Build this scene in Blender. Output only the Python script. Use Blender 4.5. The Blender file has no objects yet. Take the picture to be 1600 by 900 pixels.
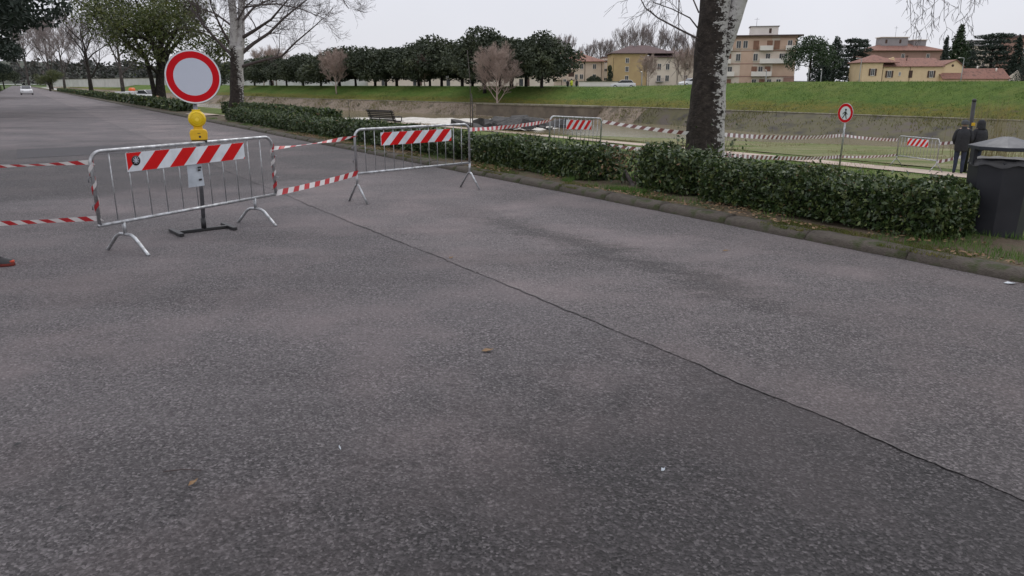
import bpy, math, random
import numpy as np
from mathutils import Vector, Matrix, noise as mnoise

R = math.radians
random.seed(7)
rng = np.random.default_rng(7)
scene = bpy.context.scene
COL = scene.collection

# ------------------------------------------------------------------ camera
PITCH = R(15.5); FPX = 1150.0; CAMH = 1.75
cam_d = bpy.data.cameras.new('camera'); cam = bpy.data.objects.new('camera', cam_d); COL.objects.link(cam)
cam.location = (0, 0, CAMH); cam.rotation_euler = (R(90) - PITCH, 0, 0)
cam_d.sensor_width = 36; cam_d.lens = 36 * FPX / 1600; cam_d.clip_end = 9000; cam_d.clip_start = 0.05
scene.camera = cam

# ------------------------------------------------------------------ overcast sky and weak soft sun
world = bpy.data.worlds.new('World'); scene.world = world; world.use_nodes = True
wn = world.node_tree.nodes; wl = world.node_tree.links; wn.clear()
w_out = wn.new('ShaderNodeOutputWorld'); w_bg = wn.new('ShaderNodeBackground'); w_bg.inputs['Strength'].default_value = 0.1
w_sky = wn.new('ShaderNodeTexSky'); w_sky.sky_type = 'NISHITA'; w_sky.sun_disc = False
SUN_EL, SUN_AZ = R(48), R(-150)
w_sky.sun_elevation = SUN_EL; w_sky.sun_rotation = SUN_AZ
w_tc = wn.new('ShaderNodeTexCoord'); w_sep = wn.new('ShaderNodeSeparateXYZ'); wl.new(w_tc.outputs['Generated'], w_sep.inputs[0])
w_mr = wn.new('ShaderNodeMapRange'); w_mr.inputs['From Min'].default_value = 0; w_mr.inputs['From Max'].default_value = 1
w_mr.inputs['To Min'].default_value = 6.3; w_mr.inputs['To Max'].default_value = 10.0; wl.new(w_sep.outputs['Z'], w_mr.inputs['Value'])
w_no = wn.new('ShaderNodeTexNoise'); w_no.inputs['Scale'].default_value = 2.2; w_no.inputs['Detail'].default_value = 5
wl.new(w_tc.outputs['Generated'], w_no.inputs['Vector'])
w_m2 = wn.new('ShaderNodeMapRange'); w_m2.inputs['To Min'].default_value = 0.84; w_m2.inputs['To Max'].default_value = 1.14; wl.new(w_no.outputs['Fac'], w_m2.inputs['Value'])
w_mul = wn.new('ShaderNodeMath'); w_mul.operation = 'MULTIPLY'; wl.new(w_mr.outputs[0], w_mul.inputs[0]); wl.new(w_m2.outputs[0], w_mul.inputs[1])
w_vs = wn.new('ShaderNodeVectorMath'); w_vs.operation = 'SCALE'; w_vs.inputs[0].default_value = (0.99, 0.99, 1.07); wl.new(w_mul.outputs[0], w_vs.inputs['Scale'])
w_mix = wn.new('ShaderNodeMix'); w_mix.data_type = 'RGBA'; w_mix.inputs['Factor'].default_value = 0.93
wl.new(w_sky.outputs[0], w_mix.inputs[6]); wl.new(w_vs.outputs[0], w_mix.inputs[7])
wl.new(w_mix.outputs[2], w_bg.inputs['Color']); wl.new(w_bg.outputs[0], w_out.inputs[0])
sun_d = bpy.data.lights.new('sun', 'SUN'); sun_d.energy = 0.6; sun_d.angle = R(25); sun_d.color = (1, 0.97, 0.93)
sun = bpy.data.objects.new('sun', sun_d); COL.objects.link(sun)
sun.rotation_euler = (R(90) - SUN_EL, 0, R(180) - SUN_AZ + R(180))
scene.view_settings.view_transform = 'Standard'; scene.view_settings.look = 'None'; scene.view_settings.gamma = 1
scene.view_settings.exposure = 0.32

# ------------------------------------------------------------------ geometry of the place
U = np.array([-0.5447, 0.8386]); NN = np.array([0.8386, 0.5447])      # along the road, across towards the river
SP, CP = math.sin(PITCH), math.cos(PITCH)
def sn(s, n): return (U[0]*s + NN[0]*n, U[1]*s + NN[1]*n)
def to_sn(x, y): return (U[0]*x + U[1]*y, NN[0]*x + NN[1]*y)
def ray(px, py):
    u = (px-800)/FPX; v = (py-450)/FPX
    return np.array([u, CP - v*SP, -SP - v*CP])
def on_z(px, py, z=0.0):
    d = ray(px, py); t = (CAMH - z)/(-d[2]); return (d[0]*t, d[1]*t, z)
def at_y(px, py, Y):                       # a point at distance Y in front of the camera station
    d = ray(px, py); t = Y/d[1]; return Vector((d[0]*t, Y, CAMH + d[2]*t))
EP = np.array([[-200,52],[-60,47],[7.7,43.2],[24.1,35.7],[36.4,28.6],[46.9,27],[57.3,25],[100,21],[150,18],[250,17],[900,17]], float)
RP = np.array([[-200,62],[-60,56],[21,50],[43,49.4],[53.5,48.6],[76.8,44.2],[107.9,37],[166.8,30.8],[250,27.5],[900,27]], float)
def nE(s): return float(np.interp(s, EP[:,0], EP[:,1]))
def nR(s): return float(np.interp(s, RP[:,0], RP[:,1]))
def crest(s): return float(np.interp(s, [43, 62], [1.93, 1.42]))
WATER = -1.72
def zE(s): return float(np.interp(s, [36, 46], [-1.35, -1.62]))
def rw(s): return float(np.interp(s, [36, 48], [5.5, 2.2]))
def height(x, y):
    s, n = to_sn(x, y)
    e, r = nE(s), nR(s)
    if e > 27: ks = [7.4, 7.75, 8.9, 9.6, 12.6, 22, 25.5, e, e+1.6, r-rw(s), r, r+6, r+9, 3000]; zs = [0, .11, .12, -.02, -.2, -.85, -1.12, zE(s), -2.1, -2.1, -.4, crest(s), crest(s)-.12, 1.2]
    else:
        f = (e-9.6)/(27-9.6)
        ks = [7.4, 7.75, 8.9, 9.6, 9.6+3*f, 9.6+12*f, 9.6+15*f, e, e+1.6, r-rw(s), r, r+6, r+9, 3000]; zs = [0, .11, .12, -.02, -.2, -.85, -1.1, zE(s), -2.1, -2.1, -.4, crest(s), crest(s)-.12, 1.2]
    return float(np.interp(n, ks, zs))
def ground(x, y): return (x, y, height(x, y))

# ------------------------------------------------------------------ materials
MATS = {}
def mat(name, c1, c2=None, c3=None, rough=0.7, scale=5.0, detail=6, bump=0.0, bscale=None, metal=0.0, lo=.35, hi=.65, spec=0.5, trans=0.0, rough2=None, bdist=.02):
    if name in MATS: return MATS[name]
    m = bpy.data.materials.new(name); m.use_nodes = True; MATS[name] = m
    nt = m.node_tree; b = nt.nodes['Principled BSDF']
    b.inputs['Roughness'].default_value = rough; b.inputs['Metallic'].default_value = metal
    b.inputs['Specular IOR Level'].default_value = spec
    c2 = c2 or tuple(v*.8 for v in c1)
    tc = nt.nodes.new('ShaderNodeTexCoord')
    no = nt.nodes.new('ShaderNodeTexNoise'); no.inputs['Scale'].default_value = scale; no.inputs['Detail'].default_value = detail; no.inputs['Roughness'].default_value = .6
    nt.links.new(tc.outputs['Object'], no.inputs['Vector'])
    cr = nt.nodes.new('ShaderNodeValToRGB'); cr.color_ramp.elements[0].position = lo; cr.color_ramp.elements[1].position = hi
    cr.color_ramp.elements[0].color = (*c1, 1); cr.color_ramp.elements[1].color = (*c2, 1)
    if c3:
        e = cr.color_ramp.elements.new((lo+hi)/2); e.color = (*c3, 1)
    nt.links.new(no.outputs['Fac'], cr.inputs[0]); nt.links.new(cr.outputs[0], b.inputs['Base Color'])
    if rough2 is not None:
        mr = nt.nodes.new('ShaderNodeMapRange'); mr.inputs['From Min'].default_value = lo; mr.inputs['From Max'].default_value = hi
        mr.inputs['To Min'].default_value = rough; mr.inputs['To Max'].default_value = rough2
        nt.links.new(no.outputs['Fac'], mr.inputs['Value']); nt.links.new(mr.outputs[0], b.inputs['Roughness'])
    if bump:
        n2 = nt.nodes.new('ShaderNodeTexNoise'); n2.inputs['Scale'].default_value = bscale or scale*4; n2.inputs['Detail'].default_value = 6
        nt.links.new(tc.outputs['Object'], n2.inputs['Vector'])
        bp = nt.nodes.new('ShaderNodeBump'); bp.inputs['Strength'].default_value = bump; bp.inputs['Distance'].default_value = bdist
        nt.links.new(n2.outputs['Fac'], bp.inputs['Height']); nt.links.new(bp.outputs[0], b.inputs['Normal'])
    if trans:
        tr = nt.nodes.new('ShaderNodeBsdfTranslucent'); nt.links.new(cr.outputs[0], tr.inputs['Color'])
        mx = nt.nodes.new('ShaderNodeMixShader'); mx.inputs[0].default_value = trans
        nt.links.new(b.outputs[0], mx.inputs[1]); nt.links.new(tr.outputs[0], mx.inputs[2])
        nt.links.new(mx.outputs[0], nt.nodes['Material Output'].inputs['Surface'])
    return m

class NT:
    """small node helper for the bigger materials"""
    def __init__(s, name):
        s.m = bpy.data.materials.new(name); s.m.use_nodes = True; s.n = s.m.node_tree.nodes; s.l = s.m.node_tree.links
        s.b = s.n['Principled BSDF']; s.tc = s.n.new('ShaderNodeTexCoord'); s.co = s.tc.outputs['Object']
    def mapping(s, rot=0, scale=(1,1,1), loc=(0,0,0)):
        m = s.n.new('ShaderNodeMapping'); m.inputs['Rotation'].default_value = (0,0,rot); m.inputs['Scale'].default_value = scale; m.inputs['Location'].default_value = loc
        s.l.new(s.co, m.inputs['Vector']); return m.outputs[0]
    def noise(s, scale, detail=5, rough=.6, vec=None):
        t = s.n.new('ShaderNodeTexNoise'); t.inputs['Scale'].default_value = scale; t.inputs['Detail'].default_value = detail; t.inputs['Roughness'].default_value = rough
        s.l.new(vec or s.co, t.inputs['Vector']); return t.outputs['Fac']
    def voronoi(s, scale, vec=None, out='Distance', feature='F1'):
        t = s.n.new('ShaderNodeTexVoronoi'); t.feature = feature; t.inputs['Scale'].default_value = scale; s.l.new(vec or s.co, t.inputs['Vector']); return t.outputs[out]
    def ramp(s, fac, stops):
        r = s.n.new('ShaderNodeValToRGB'); e = r.color_ramp.elements
        while len(e) < len(stops): e.new(.5)
        for k, (p, c) in enumerate(stops):
            e[k].position = p; e[k].color = (*c, 1) if isinstance(c, tuple) else (c, c, c, 1)
        s.l.new(fac, r.inputs[0]); return r.outputs[0]
    def mix(s, fac, a, b, mode='MIX'):
        m = s.n.new('ShaderNodeMix'); m.data_type = 'RGBA'; m.blend_type = mode
        for sock, v in ((m.inputs[0], fac), (m.inputs[6], a), (m.inputs[7], b)):
            if isinstance(v, tuple): sock.default_value = (*v, 1)
            elif isinstance(v, (int, float)): sock.default_value = v
            else: s.l.new(v, sock)
        return m.outputs[2]
    def math(s, op, a, b=0.0):
        m = s.n.new('ShaderNodeMath'); m.operation = op
        for k, v in enumerate((a, b)):
            if isinstance(v, (int, float)): m.inputs[k].default_value = v
            else: s.l.new(v, m.inputs[k])
        return m.outputs[0]
    def bump(s, h, strength, dist):
        b = s.n.new('ShaderNodeBump'); b.inputs['Strength'].default_value = strength; b.inputs['Distance'].default_value = dist
        s.l.new(h, b.inputs['Height']); s.l.new(b.outputs[0], s.b.inputs['Normal'])
    def set(s, **k):
        for key, v in k.items():
            sock = s.b.inputs[key.replace('_', ' ')]
            if isinstance(v, (int, float)): sock.default_value = v
            elif isinstance(v, tuple): sock.default_value = (*v, 1)
            else: s.l.new(v, sock)
        return s.m

def asphalt(name, light, dark, stone, lane):
    t = NT(name)
    sep3 = t.n.new('ShaderNodeSeparateXYZ'); t.l.new(t.co, sep3.inputs[0]); X, Y = sep3.outputs['X'], sep3.outputs['Y']
    def lin(a, b, c): return t.math('ADD', t.math('ADD', t.math('MULTIPLY', X, a), t.math('MULTIPLY', Y, b)), c)
    S, N = lin(U[0], U[1], 0), lin(NN[0], NN[1], 0)
    along = t.mapping(rot=-math.atan2(U[1], U[0]), scale=(.22, .9, 1))
    w1 = t.math('SUBTRACT', t.noise(.9, 6, .68), .5); w2 = t.math('ADD', t.math('SUBTRACT', t.noise(7, 5, .75), .5), t.math('MULTIPLY', t.math('SUBTRACT', t.noise(38, 3, .6), .5), 1.1)); wa = t.math('SUBTRACT', t.noise(1.3, 5, .65, along), .5)
    def soft(v, lo, hi): return t.ramp(t.math('ADD', t.math('MULTIPLY', v, .1), .5), [(.5+lo*.1, 0.0), (.5+hi*.1, 1.0)])
    wob = t.math('ADD', t.math('MULTIPLY', w1, 3.0), t.math('MULTIPLY', w2, 1.6))
    # damp zone crossing the road beyond the barriers
    band = t.math('MULTIPLY', soft(t.math('ADD', t.math('SUBTRACT', S, 13.6), wob), -.3, .5), soft(t.math('ADD', t.math('SUBTRACT', 26.0, S), t.math('MULTIPLY', wob, 2.0)), -.5, 2.5))
    far = t.ramp(t.noise(.5, 4, .6, along), [(.5, 0.0), (.62, .4)])
    damp = t.math('MAXIMUM', t.math('MULTIPLY', band, .8), far)
    if not lane:
        near = soft(t.math('ADD', lin(.669, -.743, 3.05), t.math('ADD', t.math('MULTIPLY', w1, 2.2), t.math('MULTIPLY', w2, 2.6))), -.5, .8)
        damp = t.math('MAXIMUM', damp, t.math('MULTIPLY', near, .9))
    else:
        nn = t.math('ADD', N, t.math('ADD', t.math('MULTIPLY', wa, 1.9), t.math('MULTIPLY', w2, .8)))
        streak = t.math('MULTIPLY', soft(t.math('SUBTRACT', nn, 4.75), -.15, .2), soft(t.math('SUBTRACT', 5.3, nn), -.15, .25))
        streak = t.math('MULTIPLY', streak, t.math('MULTIPLY', soft(t.math('SUBTRACT', 9.2, S), -1, 2.2), soft(t.math('SUBTRACT', S, 3.2), -2.0, 1.2)))
        edge = soft(t.math('SUBTRACT', nn, 5.95), -.1, .6)
        nearl = soft(t.math('ADD', t.math('SUBTRACT', 4.6, S), t.math('ADD', t.math('MULTIPLY', w1, 4.0), t.math('MULTIPLY', w2, 3.0))), -1.0, 2.2)
        damp = t.math('MAXIMUM', t.math('MAXIMUM', damp, t.math('MULTIPLY', nearl, .5)), t.math('MAXIMUM', t.math('MULTIPLY', streak, 1.0), t.math('MULTIPLY', edge, .42)))
    grit = t.noise(75, 6, .8); grit2 = t.noise(34, 3, .6)
    vor = t.n.new('ShaderNodeTexVoronoi'); vor.inputs['Scale'].default_value = 88; vor.inputs['Randomness'].default_value = 1; t.l.new(t.co, vor.inputs['Vector'])
    sep = t.n.new('ShaderNodeSeparateColor'); t.l.new(vor.outputs['Color'], sep.inputs[0])
    base = t.mix(t.ramp(t.math('ADD', t.math('MULTIPLY', grit, .55), t.math('MULTIPLY', grit2, .45)), [(.40, 0.0), (.60, 1.0)]), dark, light)
    base = t.mix(1.0, base, t.mix(damp, t.ramp(sep.outputs[0], [(0, .60), (.45, .92), (.8, 1.08), (1, 1.34)]), t.ramp(sep.outputs[0], [(0, .22), (.5, .72), (.8, 1.2), (1, 2.4)])), 'MULTIPLY')
    base = t.mix(t.math('MULTIPLY', t.ramp(sep.outputs[2], [(.93, 0.0), (.97, 1.0)]), .55), base, stone)
    base = t.mix(t.math('MULTIPLY', t.ramp(sep.outputs[1], [(.70, 0.0), (.92, 1.0)]), .6), base, tuple(v*.4 for v in dark))
    base = t.mix(t.ramp(t.noise(1.7, 6, .7), [(.35, 0.0), (.68, .4)]), base, tuple(v*.66 for v in light))
    base = t.mix(t.ramp(t.noise(.7, 3, .6, t.mapping(loc=(4, 7, 0))), [(.45, 0.0), (.7, .5)]), base, (light[0]*1.16, light[1]*1.05, light[2]*1.03))
    base = t.mix(1.0, base, t.ramp(damp, [(0, 1.0), (1, .41)]), 'MULTIPLY')
    t.bump(t.math('ADD', t.math('MULTIPLY', vor.outputs['Distance'], .6), t.math('ADD', grit, t.math('MULTIPLY', grit2, 1.0))), 1.0, .014)
    return t.set(Base_Color=base, Roughness=t.ramp(damp, [(0, .88), (1, .68)]), Specular_IOR_Level=.3)
M_ROAD = asphalt('asphalt_old', (.224,.206,.209), (.093,.085,.087), (.40,.37,.37), False)
M_LANE = asphalt('asphalt_lane', (.264,.240,.240), (.110,.099,.100), (.46,.42,.41), True)
M_SEAM = mat('seam_tar', (.040,.036,.036), (.115,.103,.102), rough=.7, scale=14, bump=.6, bscale=60)

def grass_mat(name, cols, sc=.5, stretch=1.0):
    t = NT(name)
    a = t.noise(sc, 6, .65, t.mapping(rot=-math.atan2(U[1], U[0]), scale=(stretch, 1, 1))); b = t.noise(9, 6, .7); c = t.noise(45, 3, .6)
    base = t.ramp(a, [(.32, cols[0]), (.5, cols[1]), (.68, cols[2])])
    base = t.mix(t.ramp(b, [(.4, 0.0), (.72, .7)]), base, cols[3])
    base = t.mix(t.ramp(c, [(.45, 0.0), (.7, .6)]), base, tuple(v*.45 for v in cols[0]))
    t.bump(t.math('ADD', b, c), .9, .06)
    return t.set(Base_Color=base, Roughness=.85, Specular_IOR_Level=.2)
M_VERGE = grass_mat('verge_grass', [(.07,.145,.022), (.12,.185,.034), (.20,.20,.065), (.22,.19,.10)], .5, .35)
M_PATH = mat('gravel_path', (.42,.335,.265), (.31,.245,.185), (.47,.385,.32), rough=.95, scale=2.5, bump=.5, bscale=60)
M_BED = mat('river_bed', (.16,.125,.09), (.10,.08,.06), (.22,.18,.13), rough=.9, scale=1.2, bump=.8, bscale=8, bdist=.1)
M_CONC = mat('revetment_concrete', (.088,.072,.058), (.040,.034,.028), (.088,.080,.036), rough=.9, scale=.55, detail=9, bump=.5, bscale=6)
M_DIRT = mat('verge_soil', (.075,.052,.032), (.05,.065,.018), (.10,.075,.045), rough=.95, scale=3.2, bump=1, bscale=40)
M_KERB = mat('kerb_stone', (.060,.050,.040), (.040,.050,.016), (.085,.072,.058), rough=.95, scale=6, detail=9, bump=.9, bscale=45)
M_EDGE = mat('pale_concrete', (.25,.225,.17), (.13,.12,.075), rough=.85, scale=3, bump=.3)

def levee_mat():
    t = NT('levee_grass')
    at = t.n.new('ShaderNodeAttribute'); at.attribute_name = 'band'
    a = t.noise(.16, 6, .62); b = t.noise(1.8, 7, .72); c = t.noise(7, 5, .7)
    green = t.ramp(a, [(.3, (.060,.125,.020)), (.5, (.112,.172,.034)), (.7, (.18,.195,.055))])
    green = t.mix(t.ramp(b, [(.45, 0.0), (.75, .75)]), green, (.03,.075,.014))
    green = t.mix(t.ramp(c, [(.5, 0.0), (.8, .5)]), green, (.14,.2,.05))
    moss = t.ramp(b, [(.35, (.19,.16,.035)), (.55, (.12,.135,.03)), (.7, (.13,.10,.065))])
    f = t.math('ADD', at.outputs['Fac'], t.math('MULTIPLY', t.math('SUBTRACT', t.noise(.6, 6, .7), .5), .45))
    base = t.mix(t.ramp(f, [(.22, 0.0), (.42, 1.0)]), moss, green)
    t.bump(t.math('ADD', b, c), 1, .18)
    return t.set(Base_Color=base, Roughness=.9, Specular_IOR_Level=.15)
M_LEVEE = levee_mat()
M_PLAIN = grass_mat('plain_grass', [(.05,.10,.02), (.07,.13,.03), (.11,.14,.05), (.13,.12,.06)], .05)

def water_mat(name, col, rough, bs, st):
    t = NT(name); n = t.noise(bs, 4, .6, t.mapping(rot=.7, scale=(.4, 1, 1)))
    t.bump(n, st, .05)
    return t.set(Base_Color=t.mix(t.ramp(t.noise(.35, 4), [(.35, 0.0), (.65, 1.0)]), col, tuple(v*.75 for v in col)), Roughness=rough, Specular_IOR_Level=.5)
M_WATER = water_mat('muddy_water', (.20,.165,.095), .16, 2.2, .35)
M_FOAM = mat('white_water', (.66,.64,.58), (.34,.31,.24), (.58,.55,.49), rough=.6, scale=1.6, detail=9, lo=.35, hi=.72, bump=1, bscale=5, bdist=.12)
M_STEEL = mat('galvanised_steel', (.56,.58,.60), (.30,.30,.30), rough=.32, rough2=.6, scale=14, metal=.85, bump=.05)
M_STEELD = mat('worn_steel', (.30,.31,.33), (.17,.17,.18), rough=.45, scale=12, metal=.7)
M_RED = mat('reflective_red', (.64,.012,.012), (.55,.008,.010), rough=.5, scale=4, spec=.15)
M_WHITE = mat('reflective_white', (.72,.76,.80), (.55,.58,.60), rough=.4, scale=6, detail=9, lo=.42, hi=.75)
M_SIGNW = mat('sign_face_white', (.56,.59,.68), (.52,.56,.64), rough=.42, scale=3)
M_SIGNR = mat('sign_face_red', (.60,.006,.014), (.52,.005,.010), rough=.5, scale=3, spec=.15)
M_BLACK = mat('black_paint', (.016,.016,.018), (.03,.029,.028), rough=.5, scale=8)
M_YEL = mat('lamp_yellow_lens', (.80,.56,.008), (.70,.47,.006), rough=.25, scale=9)
M_YBODY = mat('lamp_yellow_body', (.76,.46,.012), (.68,.40,.01), rough=.5, scale=9)
M_TAPEW = mat('tape_white', (.74,.72,.70), (.66,.63,.62), rough=.35, scale=7, trans=.25)
M_TAPER = mat('tape_red', (.52,.03,.035), (.42,.03,.035), rough=.35, scale=7, trans=.25)
M_TAPED = mat('tape_faded_red', (.22,.075,.065), (.15,.06,.052), rough=.4, scale=7, trans=.25)
M_PAPER = mat('paper_sheet', (.50,.54,.58), (.40,.44,.48), rough=.3, scale=9)
M_BIN = mat('bin_charcoal', (.012,.0125,.017), (.019,.020,.025), rough=.45, rough2=.6, scale=3, detail=8, bump=.05)
M_BINLID = mat('bin_lid_grey', (.050,.054,.066), (.036,.039,.048), rough=.45, rough2=.6, scale=4)
M_BENCH = mat('bench_wood', (.055,.038,.042), (.032,.023,.026), rough=.6, scale=14, bump=.2)
M_DARKBARK = mat('dark_bark', (.030,.024,.020), (.065,.053,.045), (.018,.015,.013), rough=.95, scale=7, detail=8, bump=1, bscale=22, bdist=.04)
M_GREYBARK = mat('grey_bark', (.085,.072,.066), (.16,.14,.13), (.055,.046,.042), rough=.9, scale=3, bump=.6, bscale=20)
M_TWIG = mat('twig_bark', (.085,.066,.062), (.055,.043,.042), rough=.9, scale=3)
M_PINKTWIG = mat('pinkish_twigs', (.42,.33,.28), (.32,.245,.21), rough=.9, scale=1)
M_PALETWIG = mat('pale_grey_twigs', (.30,.25,.24), (.21,.175,.17), rough=.9, scale=1)
M_HEDGE = mat('hedge_leaf', (.017,.036,.011), (.135,.155,.050), (.044,.074,.023), rough=.40, scale=11, detail=3, lo=.3, hi=.72, trans=.12, spec=.5)
M_HEDGE2 = mat('hedge_far_leaf', (.022,.042,.014), (.095,.120,.040), (.042,.068,.022), rough=.5, scale=5, detail=4, lo=.3, hi=.72, trans=.12)
M_FRESH = mat('fresh_leaf', (.10,.155,.035), (.16,.19,.06), rough=.42, scale=9, trans=.2)
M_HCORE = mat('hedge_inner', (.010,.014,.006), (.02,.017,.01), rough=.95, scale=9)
M_OLIVE = mat('olive_green_leaf', (.036,.056,.014), (.165,.165,.042), (.076,.098,.025), rough=.45, scale=2.4, detail=5, lo=.3, hi=.7, trans=.22)
M_OAK = mat('holm_oak_leaf', (.020,.032,.017), (.085,.098,.046), (.042,.056,.028), rough=.7, scale=.5, detail=6, lo=.32, hi=.7, trans=.1)
M_PINE = mat('pine_needles', (.018,.036,.013), (.050,.082,.026), (.03,.056,.018), rough=.6, scale=.9, detail=6, lo=.32, hi=.7, trans=.1)
M_CEDAR = mat('cedar_needles', (.013,.026,.018), (.035,.052,.034), rough=.7, scale=.8, detail=6, lo=.32, hi=.7, trans=.08)
M_DRYLEAF = mat('dry_leaf', (.17,.082,.036), (.095,.055,.028), (.22,.145,.075), rough=.8, scale=16, detail=2, lo=.3, hi=.7)
M_BLADE = mat('grass_blade', (.05,.12,.016), (.13,.20,.04), (.08,.155,.025), rough=.6, scale=3, detail=4, lo=.3, hi=.7, trans=.25)
M_DRYBLADE = mat('dry_grass_blade', (.27,.22,.12), (.17,.15,.07), rough=.8, scale=3, trans=.2)
M_GLASS = mat('window_glass', (.035,.038,.042), (.06,.062,.066), rough=.12, scale=.6)
M_SHUT = mat('brown_shutter', (.085,.045,.03), (.06,.034,.025), rough=.7, scale=2)
M_SHUTR = mat('roller_shutter_brown', (.26,.135,.085), (.20,.10,.065), rough=.7, scale=2)
M_ROOF = mat('terracotta_roof', (.22,.105,.078), (.135,.072,.058), (.27,.14,.105), rough=.9, scale=1.5, detail=8, bump=.7, bscale=9, bdist=.08)
M_ROOFB = mat('brown_roof', (.135,.088,.082), (.095,.064,.062), rough=.9, scale=1.5, detail=8, bump=.7, bscale=9, bdist=.08)
M_YELW = mat('yellow_plaster', (.76,.58,.36), (.68,.51,.31), rough=.9, scale=.6, detail=8)
M_OCHRE = mat('ochre_plaster', (.54,.40,.20), (.43,.30,.165), rough=.9, scale=.3, detail=8)
M_PEACH = mat('peach_plaster', (.68,.56,.45), (.60,.48,.385), rough=.9, scale=.4, detail=8)
M_CREAM = mat('cream_plaster', (.72,.63,.53), (.64,.55,.46), rough=.9, scale=.4, detail=8)
M_PINK = mat('pink_brick', (.60,.43,.325), (.53,.37,.28), rough=.9, scale=.5, detail=8)
M_PINKD = mat('terracotta_wall', (.36,.22,.175), (.30,.18,.145), rough=.9, scale=.5, detail=8)
M_PARA = mat('white_parapet', (.80,.75,.68), (.72,.67,.61), rough=.85, scale=.6, detail=8)
M_GREYW = mat('grey_plaster', (.33,.31,.31), (.26,.25,.25), rough=.9, scale=.5)
M_FENCE = mat('white_wall', (.58,.58,.55), (.46,.46,.43), rough=.9, scale=.3, detail=8)
M_POLE = mat('lamp_post_grey', (.42,.42,.42), (.34,.34,.34), rough=.6, scale=2)
M_ROCK = mat('wet_concrete_slab', (.038,.037,.037), (.015,.015,.015), (.065,.062,.058), rough=.9, scale=1.3, detail=9, bump=1, bscale=6, bdist=.08)
M_CARW = mat('car_white', (.68,.68,.68), (.62,.62,.62), rough=.25, scale=1)
M_TYRE = mat('tyre', (.015,.015,.015), (.025,.025,.025), rough=.85, scale=8)
M_ORANGE = mat('orange_plastic', (.75,.14,.02), (.65,.11,.015), rough=.45, scale=3)
M_LIGHT = mat('head_light', (.6,.6,.6), (.5,.5,.5), rough=.2, scale=3)
M_HILL = mat('wooded_hill', (.045,.06,.045), (.08,.075,.06), (.06,.07,.05), rough=1, scale=.02, detail=9)
M_JKT = mat('black_jacket', (.010,.011,.014), (.02,.021,.025), rough=.8, scale=14, bump=.3, bscale=25)
M_JEAN = mat('dark_jeans', (.018,.024,.045), (.028,.036,.06), rough=.9, scale=14, bump=.2)
M_SKIN = mat('skin', (.42,.26,.19), (.36,.21,.15), rough=.6, scale=9)
M_CAP = mat('grey_knit', (.085,.09,.095), (.06,.064,.068), rough=.95, scale=40, bump=.5)
M_VEST = mat('hi_vis_vest', (.55,.62,.03), (.48,.55,.03), rough=.6, scale=9)

# ------------------------------------------------------------------ mesh helpers
def link(o, parent=None):
    COL.objects.link(o)
    if parent is not None: o.parent = parent
    return o
def tag(o, label=None, cat=None, group=None, kind=None):
    if label: o['label'] = label
    if cat: o['category'] = cat
    if group: o['group'] = group
    if kind: o['kind'] = kind
    return o
def empty(name, loc, rz=0, label=None, cat=None, group=None):
    o = bpy.data.objects.new(name, None); o.empty_display_size = .2; o.location = loc; o.rotation_euler = (0, 0, rz); COL.objects.link(o)
    return tag(o, label, cat, group)
def np_mesh(name, V, F, mats, midx=None, smooth=False):
    me = bpy.data.meshes.new(name); V = np.asarray(V, np.float32); F = np.asarray(F, np.int32)
    k = F.shape[1]
    me.vertices.add(len(V)); me.vertices.foreach_set('co', V.ravel())
    me.loops.add(F.size); me.loops.foreach_set('vertex_index', F.ravel())
    me.polygons.add(len(F)); me.polygons.foreach_set('loop_start', np.arange(0, F.size, k, dtype=np.int32))
    try: me.polygons.foreach_set('loop_total', np.full(len(F), k, np.int32))
    except Exception: pass
    for m in (mats if isinstance(mats, (list, tuple)) else [mats]): me.materials.append(m)
    if midx is not None: me.polygons.foreach_set('material_index', np.asarray(midx, np.int32))
    if smooth: me.polygons.foreach_set('use_smooth', np.ones(len(F), bool))
    me.update(calc_edges=True); me.validate(); return me
def np_obj(name, V, F, mats, parent=None, midx=None, smooth=False):
    return link(bpy.data.objects.new(name, np_mesh(name, V, F, mats, midx, smooth)), parent)

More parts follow.
